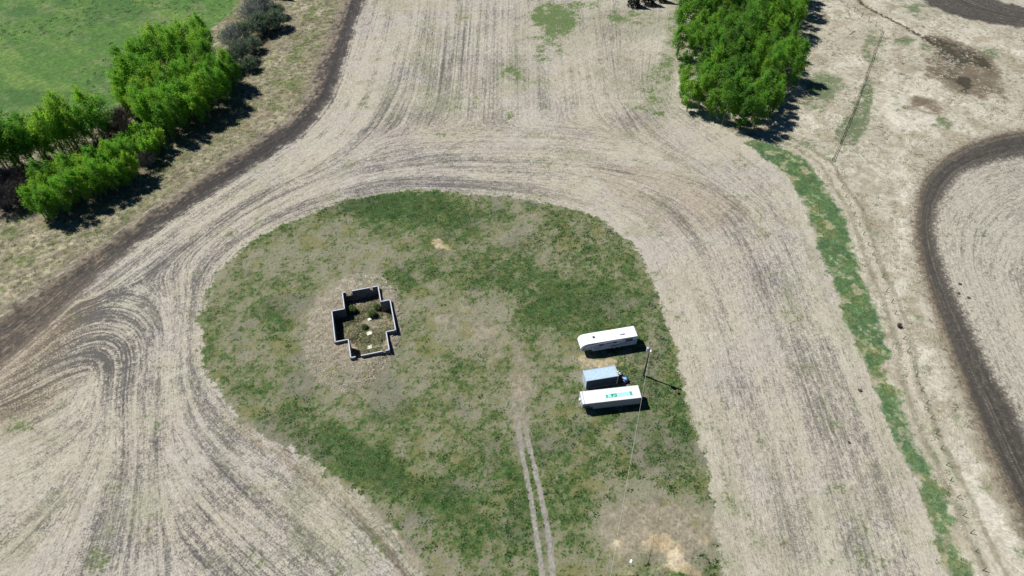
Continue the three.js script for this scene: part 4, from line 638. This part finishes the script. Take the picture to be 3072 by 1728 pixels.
// ───────────────────────── fences ─────────────────────────
{
  const wood = new THREE.MeshStandardMaterial({ roughness: .9, map: grainTex(128, (u, v) => { const a = tileN(u * 3, v * .4, 6), k = 84 + (a - .5) * 80; return [k, k * .9, k * .76]; }) }), wire = std(C(.22, .21, .2), .6), r = rng(33);
  const F = (list, ox, oy, s) => list.map(([x, y]) => atF(ox + x / s, oy + y / s));
  const run1 = [...F([[270, 595], [315, 690], [360, 790], [403, 893], [455, 1003], [507, 1105], [555, 1210], [605, 1320]], 2450, 400, 3.623), ...F([[790, 690], [838, 800], [865, 905], [902, 985], [930, 1068], [950, 1155], [988, 1245], [1018, 1335]], 2300, 500, 2.4145), ...F([[1035, 68], [1070, 165], [1105, 258], [1135, 355], [1170, 465], [1207, 568], [1240, 680], [1275, 790], [1315, 905], [1355, 1030], [1405, 1155], [1445, 1280], [1495, 1410], [1540, 1530]], 2300, 1100, 2.307)];
  const run2 = F([[80, -40], [135, 0], [188, 45], [232, 68], [277, 105], [325, 130], [367, 165], [402, 235]], 2450, 0, 2.0707);
  const mkFence = (pts, label, h, lean) => {
    const g = thing('wire_fence', label, 'fence', [pts[0][0], 0, pts[0][1]]), tops = [];
    pts.forEach(([x, z]) => { const y = H(x, z), hh = h * (.85 + r() * .3), dx = (r() - .5) * lean, dz = (r() - .5) * lean, e = rod([x - pts[0][0], y - .2, z - pts[0][1]], [x - pts[0][0] + dx, y + hh, z - pts[0][1] + dz], 0.075, .06, 6); part('post', e, wood, g); tops.push([x - pts[0][0], y, z - pts[0][1], dx / hh, dz / hh]); });
    for (const lv of [.45, .85, 1.15]) { const ws = []; for (let i = 1; i < tops.length; i++) { const [x0, y0, z0, a0, b0] = tops[i - 1], [x1, y1, z1, a1, b1] = tops[i]; ws.push(rod([x0 + a0 * lv, y0 + lv, z0 + b0 * lv], [x1 + a1 * lv, y1 + lv, z1 + b1 * lv], .006, .006, 3)); } part('wire', ws, wire, g); }
  };
  mkFence(run1, 'long leaning wood post and wire fence right of the green verge', 1.15, .3); mkFence(run2, 'short post and wire fence right of the dense grove at the top', 1.4, .5);
  // pole rail fence: end to end grey rails on low posts
  const ends = F([[402, 190], [350, 330], [300, 475], [255, 600], [200, 735], [145, 870], [95, 1000]], 2450, 0, 2.0707), railM = new THREE.MeshStandardMaterial({ roughness: .9, map: grainTex(128, (u, v) => { const a = tileN(u * 3, v * .4, 8), k = 122 + (a - .5) * 80; return [k, k * .93, k * .82]; }) });
  const g = thing('rail_fence', 'weathered pole rail fence slanting across the dry meadow', 'fence', [ends[0][0], 0, ends[0][1]]);
  ends.forEach(([x, z], i) => { const y = H(x, z); part('post', rod([x - ends[0][0], y - .2, z - ends[0][1]], [x - ends[0][0], y + 1.15, z - ends[0][1]], .09, .08, 7), wood, g); if (i) for (const hgt of [.55, 1.0]) { const [qx, qz] = ends[i - 1], yy = H(qx, qz); part('rail', rod([qx - ends[0][0] + .06, yy + hgt + (r() - .5) * .1, qz - ends[0][1]], [x - ends[0][0] + .06, y + hgt - .05 + (r() - .5) * .1, z - ends[0][1]], .07, .055, 6), railM, g); } });
  for (const [fx, fy, tx, ty, label] of [[2512, 497, 2513, 536, 'fallen grey rail lying below the end of the rail fence'], [2622, 757, 2634, 790, 'pale fallen rail at the foot of the wire fence'], [2634, 792, 2655, 838, 'long pale fallen rail below the shorter one beside the wire fence'], [2545, 85, 2570, 118, 'fallen branch near the top corner of the meadow'], [2548, 104, 2566, 92, 'short stick beside the fallen branch in the meadow corner']]) {
    const a = atF(fx, fy), b = atF(tx, ty), t = thing('fallen_rail', label, 'log', [a[0], 0, a[1]]); part('log', rod([0, H(...a) + .06, 0], [b[0] - a[0], H(...b) + .07, b[1] - a[1]], .085, .07, 7), railM, t);
  }
}

// ───────────────────────── trees ─────────────────────────
const leafMat = (r, g, b) => new THREE.MeshPhysicalMaterial({ color: C(r * .81, g * .81, b * .81), roughness: .9, transmission: .5, thickness: 0, vertexColors: true, side: THREE.DoubleSide, specularIntensity: .3 });
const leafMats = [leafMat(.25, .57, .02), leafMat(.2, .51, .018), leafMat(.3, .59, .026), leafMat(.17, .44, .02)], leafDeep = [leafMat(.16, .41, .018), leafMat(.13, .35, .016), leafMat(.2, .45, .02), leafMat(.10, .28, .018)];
const barkM = std(C(.16, .15, .125), .9), barkDark = std(C(.07, .062, .055), .95);
class Tris { // loose triangles with colour
  constructor() { this.p = []; this.c = []; this.n = []; }
  leaf(x, y, z, s, r, k, up = 1.3) {
    let a = r() * TAU, u = r() * 2 - 1, q = Math.sqrt(1 - u * u), nx = q * Math.cos(a), ny = u, nz = q * Math.sin(a); ny = ny * .8 + up; const l = Math.hypot(nx, ny, nz); nx /= l; ny /= l; nz /= l;
    const b = r() * TAU, tx0 = Math.cos(b), tz0 = Math.sin(b); let tx = tx0 * ny, ty = -(tx0 * nx + tz0 * nz), tz = tz0 * ny; const tl = Math.hypot(tx, ty, tz) || 1; tx /= tl; ty /= tl; tz /= tl;
    const bx = ny * tz - nz * ty, by = nz * tx - nx * tz, bz = nx * ty - ny * tx;
    this.p.push(x + tx * s, y + ty * s, z + tz * s, x - tx * s * .5 + bx * s * .7, y - ty * s * .5 + by * s * .7, z - tz * s * .5 + bz * s * .7, x - tx * s * .5 - bx * s * .7, y - ty * s * .5 - by * s * .7, z - tz * s * .5 - bz * s * .7);
    for (let i = 0; i < 3; i++) { this.n.push(nx, ny, nz); this.c.push(k[0], k[1], k[2]); }
  }
  twig(a, b, w, k, r) { // thin flat stick
    const dx = b[0] - a[0], dy = b[1] - a[1], dz = b[2] - a[2], t = r() * TAU; let sx = Math.cos(t), sz = Math.sin(t); const m = [sx * w, 0, sz * w];
    this.p.push(a[0] - m[0], a[1], a[2] - m[2], a[0] + m[0], a[1], a[2] + m[2], ...b); const l = Math.hypot(dx, dz) || 1;
    for (let i = 0; i < 3; i++) { this.n.push(-sz, .35, sx); this.c.push(...k); }
  }
  geo() { const g = new THREE.BufferGeometry(); g.setAttribute('position', new THREE.Float32BufferAttribute(this.p, 3)); g.setAttribute('normal', new THREE.Float32BufferAttribute(this.n, 3)); g.setAttribute('color', new THREE.Float32BufferAttribute(this.c, 3)); return g; }
}
function poplarGeo(seed, h, rad, low, count, size) { // trunk with limbs, and a crown of leaf sprays gathered round limb ends
  const r = rng(seed), wood = [], bendX = (r() - .5) * .9, bendZ = (r() - .5) * .9, sway = (t) => [bendX * t * t, bendZ * t * t];
  let prev = [0, -.3, 0]; const N = 6;
  for (let i = 1; i <= N; i++) { const t = i / N, s = sway(t), q = [s[0] + (r() - .5) * .12, h * .97 * t, s[1] + (r() - .5) * .12]; wood.push(rod(prev, q, .14 * (1.08 - (i - 1) / N), .14 * (1.08 - t), 6)); prev = q; }
  const T = new Tris(), ends = [], limbs = 15 + (r() * 6 | 0);
  for (let i = 0; i < limbs; i++) {
    const t = lerp(low, .97, (i + r() * .8) / limbs), a = i * 2.4 + r() * .9, prof = Math.pow(Math.sin(PI * clamp((t - low + .16) / (1.2 - low))), .7), len = rad * prof * (.6 + r() * .6), s = sway(t), y0 = h * t * .94, rise = len * (.8 + r() * .9);
    const b = [s[0] + Math.cos(a) * len, Math.min(y0 + rise, h * 1.02), s[1] + Math.sin(a) * len]; wood.push(rod([s[0], y0, s[1]], b, .045 * (1.2 - t), .012, 4)); ends.push([s[0], y0, s[1], ...b, len]);
  }
  ends.push([...[sway(.85)[0], h * .85, sway(.85)[1]], sway(1)[0], h * 1.03, sway(1)[1], rad * .6]);
  const wsum = ends.reduce((q, e) => q + e[6] + .25, 0);
  for (const e of ends) {
    const n = count * (e[6] + .25) / wsum, tone = .8 + r() * .4, yell = r();
    for (let i = 0; i < n; i++) {
      const t = .25 + .85 * Math.sqrt(r()), sp = .16 + e[6] * .24, g = () => (r() + r() + r() - 1.5) * sp * 1.3, k = tone * (.7 + r() * .6);
      T.leaf(lerp(e[0], e[3], t) + g(), lerp(e[1], e[4], t) + g() * 1.7, lerp(e[2], e[5], t) + g(), size * (.7 + r() * .7), r, [k * (.9 + yell * .35), k, k * (.7 + r() * .5)]);
    }
  }
  return { wood: mergeGeometries(wood.map((q) => q.index ? q.toNonIndexed() : q)), crown: T.geo() };
}
const tall = [1, 2, 3, 4, 5].map((s) => poplarGeo(100 + s, 10.6 + (s % 3) * .9, 1.75 + (s % 2) * .35, .27, 3200, .155));      // bare stems, crown up high
const full = [1, 2, 3, 4, 5, 6].map((s) => poplarGeo(200 + s, 8.6 + (s % 3) * 1.1, 1.6 + (s % 3) * .28, .1, 3500, .155));     // leafy nearly to the ground
const sapl = [1, 2, 3].map((s) => poplarGeo(300 + s, 4.4 + s * .5, 1.15, .1, 1100, .17));
const tr = rng(77);
const along = (x, z, va, vb, names) => { const [ax, az] = at(...va), [bx, bz] = at(...vb), t = ((x - ax) * (bx - ax) + (z - az) * (bz - az)) / ((bx - ax) ** 2 + (bz - az) ** 2); return names[Math.min(names.length - 1, Math.max(0, Math.floor(t * names.length)))]; };
function poplar(kind, x, z, scale, label, group) {
  const set = { tall, full, sapl }[kind], v = set[tr() * set.length | 0], g = thing('poplar_tree', label, 'tree', [x, H(x, z), z], tr() * TAU, group);
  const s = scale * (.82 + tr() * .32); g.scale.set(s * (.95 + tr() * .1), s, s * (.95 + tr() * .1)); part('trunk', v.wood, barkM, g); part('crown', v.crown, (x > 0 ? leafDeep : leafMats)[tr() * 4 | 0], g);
}
function scatter(poly, gap, seed, keep) { // even but irregular planting inside an outline of sightings
  const P = line(poly), r = rng(seed), out = []; let x0 = 1e9, x1 = -1e9, z0 = 1e9, z1 = -1e9; for (const [x, z] of P) { x0 = Math.min(x0, x); x1 = Math.max(x1, x); z0 = Math.min(z0, z); z1 = Math.max(z1, z); }
  const inside = (x, z) => { let c = false; for (let k = 0, l = P.length - 1; k < P.length; l = k++) if ((P[l][1] > z) !== (P[k][1] > z) && x < (P[k][0] - P[l][0]) * (z - P[l][1]) / (P[k][1] - P[l][1]) + P[l][0]) c = !c; return c; };
  for (let q = 0; q < 9000; q++) { const x = lerp(x0, x1, r()), z = lerp(z0, z1, r()); if (!inside(x, z) || (keep && !keep(x, z))) continue; let ok = true; for (const o of out) if ((o[0] - x) ** 2 + (o[1] - z) ** 2 < gap * gap) { ok = false; break; } if (ok) out.push([x, z]); }
  return out;
}
for (const [x, z] of scatter([[-45, 440], [0, 418], [90, 402], [165, 382], [235, 358], [290, 345], [296, 368], [240, 392], [170, 414], [90, 434], [0, 455], [-45, 475]], 2.35, 1)) { const w = along(x, z, [0, 440], [290, 352], ['cut by the left edge', 'left of the white scrap', 'behind the low leafy clump', 'at the right end beside the brown shrubs']); poplar(tr() < .3 ? 'full' : 'tall', x, z, 1.16, 'tall bare-stemmed poplar in the far-left row, ' + w, 'bare-stemmed poplars ' + w); }
for (const [x, z] of scatter([[98, 522], [150, 486], [235, 446], [322, 424], [352, 436], [345, 462], [300, 488], [235, 508], [175, 542], [128, 564], [104, 548]], 2.35, 2)) { const w = along(x, z, [110, 545], [345, 440], ['at its lower left tip', 'left of its middle', 'right of its middle', 'at its upper right end by the saplings']); poplar('full', x, z, .85, 'bright leafy poplar of the low lower-left clump, ' + w, 'low clump ' + w); }
for (const [x, z] of scatter([[330, 205], [400, 178], [470, 148], [540, 150], [566, 190], [600, 216], [604, 246], [562, 280], [512, 312], [462, 338], [424, 366], [396, 360], [372, 322], [332, 300], [322, 250]], 2.95, 3, (x, z) => { const [a, b] = at(452, 232); return Math.hypot((x - a) / 4.2, (z - b) / 4.5) > 1 && fb(x, z, 8, 42) < .68; })) { const [ax, az] = at(430, 185), up = z < az + 4; const w = up ? along(x, z, [330, 200], [560, 160], ['at its left end', 'in its middle', 'right end by grey shrubs']) : along(x, z, [340, 310], [600, 235], ['by the saplings', 'left of its middle', 'right of its middle', 'at its right end']); poplar(up ? 'tall' : 'full', x, z, up ? 1.05 : 1.02, (up ? 'tall leafy poplar, pasture side of middle left grove, ' : 'leafy poplar, field side of middle left grove, ') + w, (up ? 'middle grove pasture side ' : 'middle grove field side ') + w); }
for (const [x, z] of scatter([[305, 398], [340, 372], [392, 356], [425, 372], [400, 402], [345, 418]], 1.9, 4)) poplar('sapl', x, z, .95, 'yellow-green sapling in the gap between the two left groves', 'saplings between the left groves');
{
  for (const [x, z] of scatter([[1728, 283], [1790, 302], [1850, 326], [1892, 336], [1935, 300], [1952, 258], [1985, 236], [2000, 190], [1985, 130], [2002, 80], [2008, 30], [2012, -30], [2010, -62], [1722, -62], [1716, -20], [1706, 100], [1694, 200], [1702, 258]], 3.45, 5, (x, z) => { const [a, b] = at(1880, 262), [c, d] = at(1968, 128); return Math.hypot((x - a) / 2.2, (z - b) / 3.5) > 1 && Math.hypot((x - c) / 3.6, (z - d) / 3) > 1 && (z > at(1860, 230)[1] || fb(x, z, 7, 41) < .68); })) {
    const row = along(x, z, [1860, 330], [1860, -62], ['near tip', 'near third', 'middle', 'far third', 'topmost part at the frame edge']), col = along(x, z, [1705, 150], [2005, 150], ['left flank', 'left of centre', 'right of centre', 'right flank']);
    poplar('full', x, z, .8 + tr() * .4, `leafy poplar of the dense right grove, ${row}, ${col}`, `right grove ${row} ${col}`);
  } }
// bare grey willow shrubs
function shrubGeo(seed, h, rad, n, leafy) {
  const r = rng(seed), T = new Tris(), L = new Tris();
  for (let i = 0; i < n; i++) {
    const a = r() * TAU, e = Math.sqrt(r()), tip = [Math.cos(a) * rad * e, h * (1 - .45 * e * e) * (.75 + r() * .35), Math.sin(a) * rad * e], b0 = [Math.cos(a) * .3 * e, 0, Math.sin(a) * .3 * e], m = [lerp(b0[0], tip[0], .45) * .8, tip[1] * .6, lerp(b0[2], tip[2], .45) * .8], k = .7 + r() * .6, c = [k, k, k];
    T.twig(b0, m, .035, c, r); T.twig(m, tip, .03, c, r);
    for (let q = 0; q < 12; q++) { const t = .2 + r() * .8, p = [lerp(m[0], tip[0], t), lerp(m[1], tip[1], t), lerp(m[2], tip[2], t)], o = .5 + r() * .3; T.twig(p, [p[0] + (r() - .5) * o, p[1] + r() * o * .8, p[2] + (r() - .5) * o], .028, c, r); if (r() < leafy) { const kk = .7 + r() * .6; L.leaf(p[0] + (r() - .5) * .3, p[1] + (r() - .5) * .3, p[2] + (r() - .5) * .3, .15, r, [kk, kk, kk]); } }
  }
  return { twigs: T.geo(), leaves: leafy ? L.geo() : null };
}
const twigM = std(C(.36, .385, .34), .9, { vertexColors: true, side: THREE.DoubleSide }), twigBrown = std(C(.155, .135, .125), .9, { vertexColors: true, side: THREE.DoubleSide }), dullLeaf = leafMat(.12, .22, .065);
const shrubs = [shrubGeo(1, 3.8, 2.5, 260, 0), shrubGeo(2, 4.2, 2.6, 260, .4), shrubGeo(3, 3.4, 2.2, 220, .55)];
function shrub(v, vx, vy, s, label, brown) { const [x, z] = at(vx, vy), q = shrubs[v], g = thing('willow_shrub', label, 'shrub', [x, H(x, z), z], tr() * TAU, brown ? 'brown twiggy shrubs' : 'grey twiggy shrubs'); g.scale.setScalar(s * 1.5); part('twigs', q.twigs, brown ? twigBrown : twigM, g); if (q.leaves) part('leaves', q.leaves, dullLeaf, g); }
for (const [v, x, y, s, l, b] of [
  [0, 588, 122, 1.15, 'bare grey shrub against the pasture just right of the middle grove'], [1, 612, 150, 1.05, 'half-leafed grey shrub right of the middle grove, field side'], [1, 585, 172, .9, 'low half-leafed shrub at the right end of the middle grove'], [2, 630, 176, .8, 'small half-leafed shrub at the edge of the dry margin'],
  [0, 640, 62, 1.25, 'large bare grey shrub at the top end of the shrub row'], [0, 668, 34, 1.2, 'bare grey shrub topmost in the shrub row'], [2, 662, 82, 1.25, 'dull green shrub in the middle of the shrub row'], [2, 698, 72, 1.15, 'dull green shrub on the field side of the shrub row'], [1, 625, 100, 1, 'half-leafed shrub between the two grey shrubs of the row'], [1, 650, 22, 1.1, 'half-leafed shrub behind the topmost grey shrub'], [0, 600, 100, .9, 'grey shrub squeezed between the middle grove and the shrub row'], [2, 640, 128, .9, 'dull green shrub low on the field side of the row'], [2, 700, 44, .9, 'dull green shrub at the upper field side of the row'],
  [0, 300, 335, 1.15, 'bare brown shrub between the bare-stemmed poplars and the middle grove', 1], [0, 318, 318, 1, 'bare brown shrub against the left side of the middle grove', 1], [0, 285, 355, .9, 'low bare brown shrub beneath the last bare-stemmed poplar', 1], [0, 330, 345, .8, 'small bare brown shrub behind the saplings', 1],
  [0, 20, 525, 1.2, 'dark brown shrub at the left edge below the tall poplars', 1], [0, 55, 515, 1.1, 'dark brown shrub next to the low leafy clump', 1], [2, -5, 500, 1, 'half-leafed shrub cut by the left edge', 1], [0, 70, 470, 1, 'dark brown shrub beneath the tall poplars', 1], [0, 110, 455, .9, 'dark brown shrub beside the white scrap', 1], [0, 180, 430, .9, 'brown undergrowth shrub below the middle of the tall row', 1], [0, 235, 405, .9, 'brown undergrowth shrub near the right end of the tall row', 1],
  [0, 145, 440, .85, 'brown undergrowth shrub just right of the white scrap', 1], [0, 35, 470, 1, 'brown undergrowth shrub near the left edge under the tall row', 1], [0, 265, 385, .8, 'low brown undergrowth shrub under the last tall poplars', 1], [0, 205, 418, .8, 'low brown undergrowth shrub under the tall row middle', 1], [0, 455, 250, .9, 'brown shrub in the clearing inside the middle grove', 1], [0, 440, 225, .9, 'brown shrub on the pasture side of the clearing in the middle grove', 1], [0, 375, 420, .8, 'dark brown shrub below the saplings', 1], [1, 1990, 120, .9, 'grey broken shrub on the right flank of the dense grove'], [1, 1880, 262, .8, 'grey shrub in the dark gap of the dense grove'], [1, 1842, -30, 1.2, 'bare grey shrub among the leafy grove at the top edge']]) shrub(v, x, y, s, l, b);
// dark spruces cut by the top edge
function spruceGeo(seed, h, rad) { const r = rng(seed), T = new Tris(); for (let i = 0; i < 2600; i++) { const t = Math.pow(r(), .7), y = h * (1 - t), lay = .75 + .25 * Math.cos(y * 7), q = rad * t * lay * Math.sqrt(r() * .6 + .4), a = r() * TAU, k = .6 + r() * .7; T.leaf(Math.cos(a) * q, y + .2, Math.sin(a) * q, .2, r, [k, k, k], .1); } return T.geo(); }
const spruces = [spruceGeo(1, 8, 2), spruceGeo(2, 6.5, 2.3)], spruceM = leafMat(.028, .05, .024);
for (const [v, x, y, s, l] of [[0, 700, -7, 1.15, 'dark spruce beyond the shrub row, only its shadow in view'], [1, 1594, 14, 1.15, 'dark spruce foot at the top edge, left of the pair'], [1, 1630, 9, 1.2, 'dark spruce foot at the top edge, middle of the three'], [0, 1664, 2, 1, 'dark spruce foot at the top edge nearest the dense grove']]) { const [px, pz] = at(x, y), g = thing('spruce_tree', l, 'tree', [px, H(px, pz), pz], tr() * TAU, 'spruces at the top edge'); g.scale.setScalar(s); part('trunk', rod([0, -.3, 0], [0, 6, 0], .16, .05, 7), barkDark, g); part('crown', spruces[v], spruceM, g); }

// ───────────────────────── weeds, tussocks and loose grass ─────────────────────────
function tuftGeo(seed, n, spread, h) { const r = rng(seed), T = new Tris(); for (let i = 0; i < n; i++) { const a = r() * TAU, q = spread * Math.sqrt(r()), k = .75 + r() * .5, x = Math.cos(a) * q, z = Math.sin(a) * q, o = .16 + r() * .2, w = .05 + r() * .05; const b = a + (r() - .5) * 2; T.p.push(x + Math.sin(b) * w, 0, z - Math.cos(b) * w, x - Math.sin(b) * w, 0, z + Math.cos(b) * w, x + Math.cos(b) * o, h * (.3 + r() * .7), z + Math.sin(b) * o); for (let c = 0; c < 3; c++) { T.n.push(Math.cos(b) * -.2, .95, Math.sin(b) * -.2); T.c.push(k, k, k); } } return T.geo(); }
const tuftM = new THREE.MeshPhysicalMaterial({ color: C(.81, .81, .81), roughness: .95, vertexColors: true, side: THREE.DoubleSide, transmission: .25, thickness: 0, specularIntensity: .2 });
function stuff(name, label, geo, list) { // list: [x, z, scale, r, g, b]
  const m = new THREE.InstancedMesh(geo, tuftM, list.length), M = new THREE.Matrix4(), Q = new THREE.Quaternion(), Y = new THREE.Vector3(0, 1, 0), c = new THREE.Color(), r = rng(list.length);
  list.forEach(([x, z, s, cr, cg, cb, y], i) => { M.compose(new THREE.Vector3(x, (y ?? H(x, z)) - .02, z), Q.setFromAxisAngle(Y, r() * TAU), new THREE.Vector3(s, s * (.8 + r() * .4), s)); m.setMatrixAt(i, M); m.setColorAt(i, c.setRGB(cr, cg, cb)); });
  m.name = numbered(name); m.userData = { kind: 'stuff', label }; m.castShadow = m.receiveShadow = true; scene.add(m);
}
{
  const r = rng(404), A = tuftGeo(1, 14, .2, .1), B = tuftGeo(2, 20, .3, .17), yard = [], past = [], verge = [], dry = [], weed = [], pitw = [];
  const col = (rr, g, b) => { const k = .75 + r() * .5; return [rr * k, g * k, b * k]; };
  const X = (a, b) => lerp(a, b, r()), inView = (x, f) => Math.abs(x) < 46 + f * .62;
  for (let i = 0; i < 150000; i++) { const x = X(-66, 62), f = X(24, 148), z = -f; if (g1(sdYard, x, z) < .2 || footSd(x, z) > -.3 || trackD(x, z) < .5 || g1(sandP, x, z) > .5) continue; const G = yardGreen(x, z) + (fb(x, z, 1.3, 31) - .5) * .8; if (r() > sstep(.3, 1.25, G)) continue; const d = r(); yard.push([x, z, .55 + r() * .6, ...(d < .4 ? col(.065, .125, .032) : d < .75 ? col(.105, .155, .048) : col(.2, .2, .1))]); }
  for (let i = 0; i < 19000; i++) { const x = X(-66, 62), f = X(24, 148), z = -f; if (g1(sdYard, x, z) < .5 || footSd(x, z) > -.4 || trackD(x, z) < .6 || g1(yardP, x, z) < -.55 || g1(sandP, x, z) > .3 || r() > sstep(.3, .95, yardGreen(x, z) + (fb(x, z, 16, 32) - .5) * .7)) continue; yard.push([x, z, .7 + r() * .9, ...col(.022, .06, .014)]); }
  for (let i = 0; i < 60000; i++) { const x = X(-180, -60), f = X(135, 250), z = -f; if (g1(sdPasture, x, z) < .5) continue; if (r() > .8) past.push([x, z, .6 + r() * .6, ...col(.12, .22, .05)]); if (i % 22 === 0 && fb(x, z, 20, 33) > .4) past.push([x, z, 1.2 + r() * .7, ...col(.022, .06, .016)]); }
  for (let i = 0; i < 60000; i++) { const f = X(24, 150), x = X(30, 100), z = -f, d = vergeAt(x, z); if (r() > sstep(-.4, 1.2, d) * lerp(.55, .4, sstep(90, 45, f)) || fb(x, z, 2.4, 25) > .66) continue; verge.push([x, z, .7 + r() * .6, ...(r() < .7 ? col(.105, .19, .068) : col(.18, .22, .09))]); }
  for (let i = 0; i < 150000; i++) { const f = X(24, 235), x = X(35, 180), z = -f; if (!inView(x, f) || g1(sdMeadow, x, z) < .3 || g1(sdVerge, x, z) > -.4 || r() > .22 + (fb(x, z, 5, 34) - .5) * .9) continue; dry.push([x, z, .5 + r() * .6, ...(r() < .88 ? col(.56, .52, .41) : col(.2, .23, .12))]); }
  for (let i = 0; i < 70000; i++) { const f = X(70, 250), x = X(-180, -40), z = -f; if (!inView(x, f) || g1(sdMargin, x, z) < .4 || g1(sdPasture, x, z) > -.3 || r() > .35) continue; dry.push([x, z, .5 + r() * .7, ...(r() < .7 ? col(.34, .32, .23) : col(.13, .17, .06))]); }
  for (let i = 0; i < 26000; i++) { const f = X(24, 230), x = X(-150, 140), z = -f; if (!inView(x, f) || regionAt(x, z) !== 0) continue; const g = g1(greenP, x, z); if (r() > .05 + sstep(.2, .8, g + (fb(x, z, 3, 35) - .5) * .6)) continue; weed.push([x, z, .4 + r() * .6, ...col(.07, .13, .04)]); }
  for (let i = 0; i < 4500; i++) { const x = X(-50, -16), z = -X(66, 102), e = Math.hypot((x - mound0[0]) / mx, (z - mound0[1]) / mz); if (e > 1.05 || footSd(x, z) > -.3) continue; dry.push([x, z, .6 + r() * .6, ...col(.5, .455, .36)]); }
  for (let i = 0; i < 2600; i++) { const [x, z] = fdW(X(-2.3, 9), X(.2, 16.4)), s = footSd(x, z); if (s < .3) continue; const n = fb(x, z, 3, 36); if (n < .42) continue; const q = r(); pitw.push([x, z, .6 + r() * 1.1, ...(q < .3 ? col(.09, .14, .045) : q < .55 ? col(.2, .2, .1) : col(.32, .28, .19)), pitFloor(x, z)]); }
  stuff('yard_tussocks', 'tussocks and weeds covering the grass yard', A, yard); stuff('pasture_tussocks', 'tussocks dotted over the green pasture', A, past); stuff('verge_grass', 'thick green grass of the verge', A, verge);
  stuff('dry_grass', 'rank dry grass of the meadow, margins and mound', B, dry); stuff('field_weeds', 'small green weeds sprouting through the stubble', A, weed); stuff('basement_weeds', 'weeds growing over the basement floor', B, pitw);
}
// bushes in the basement, tumbleweed on the fence, scraps
{
  const bg = [shrubGeo(21, 1.5, 1.0, 70, .9), shrubGeo(22, 1.1, .8, 60, .9)], bl = leafMat(.17, .29, .06);
  for (const [a, b, s, v, label] of [[1.2, 13.4, 1.0, 0, 'leafy bush in the far left corner of the basement'], [5.0, 11.6, .9, 0, 'leafy bush below the far basement wall'], [3.2, 8.6, .8, 1, 'small leafy bush left of the middle slab'], [6.3, 13.2, .9, 1, 'leafy bush in the far right of the basement']]) { const [x, z] = fdW(a, b), g = thing('leafy_bush', label, 'bush', [x, pitFloor(x, z), z], tr() * TAU, 'bushes in the basement'); g.scale.setScalar(s); part('twigs', bg[v].twigs, twigBrown, g); part('leaves', bg[v].leaves, bl, g); }
  const tw = shrubGeo(31, .7, .5, 40, 0), [tx, tz] = atF(2695, 981), t = thing('dead_bush', 'dark dead bush caught in the wire fence', 'bush', [tx, H(tx, tz), tz]); part('twigs', tw.twigs, twigBrown, t);
  const scrap = (fx, fy, s, label) => { const [x, z] = atF(fx, fy), g = thing('scrap_sheet', label, 'scrap', [x, H(x, z), z], tr() * TAU), sh = new THREE.PlaneGeometry(1.3 * s, .8 * s, 6, 4), p = sh.attributes.position; for (let i = 0; i < p.count; i++) p.setZ(i, .12 * s * Math.sin(p.getX(i) * 4 / s) + .08 * s * Math.cos(p.getY(i) * 6 / s)); sh.rotateX(-PI / 2); sh.translate(0, .22 * s, 0); sh.computeVertexNormals(); part('sheet', sh, std(C(.8, .82, .85), .4, { side: THREE.DoubleSide }), g); };
  scrap(174, 497, 1.1, 'crumpled white scrap sheet under the left trees'); scrap(1892, 1687, .4, 'small white scrap on the bare mound at the bottom');
  const stoneM = std(C(.05, .045, .04), .9); for (const [fx, fy, s, label] of [[2580, 1171, .3, 'dark stone at the edge of the stubble by the verge, upper of two'], [2548, 1327, .22, 'dark stone among the right-hand stubble rows'], [2880, 852, .3, 'dark clod on the right field, upper of three'], [2876, 880, .32, 'dark clod on the right field, middle of three'], [2905, 893, .28, 'dark clod on the right field, lower of three']]) { const [x, z] = atF(fx, fy), e = new THREE.IcosahedronGeometry(s, 1), p = e.attributes.position; for (let i = 0; i < p.count; i++) { const k = .75 + .5 * fb(p.getX(i) * 3 + fx, p.getZ(i) * 3 + p.getY(i) * 2, 2, 3); p.setXYZ(i, p.getX(i) * k * 1.3, p.getY(i) * k * .6, p.getZ(i) * k); } e.computeVertexNormals(); e.translate(0, s * .25, 0); const g = thing('stone', label, 'stone', [x, H(x, z), z], tr() * TAU, 'stones in the fields'); part('rock', e, stoneM, g); }
}
renderer.render(scene, camera);
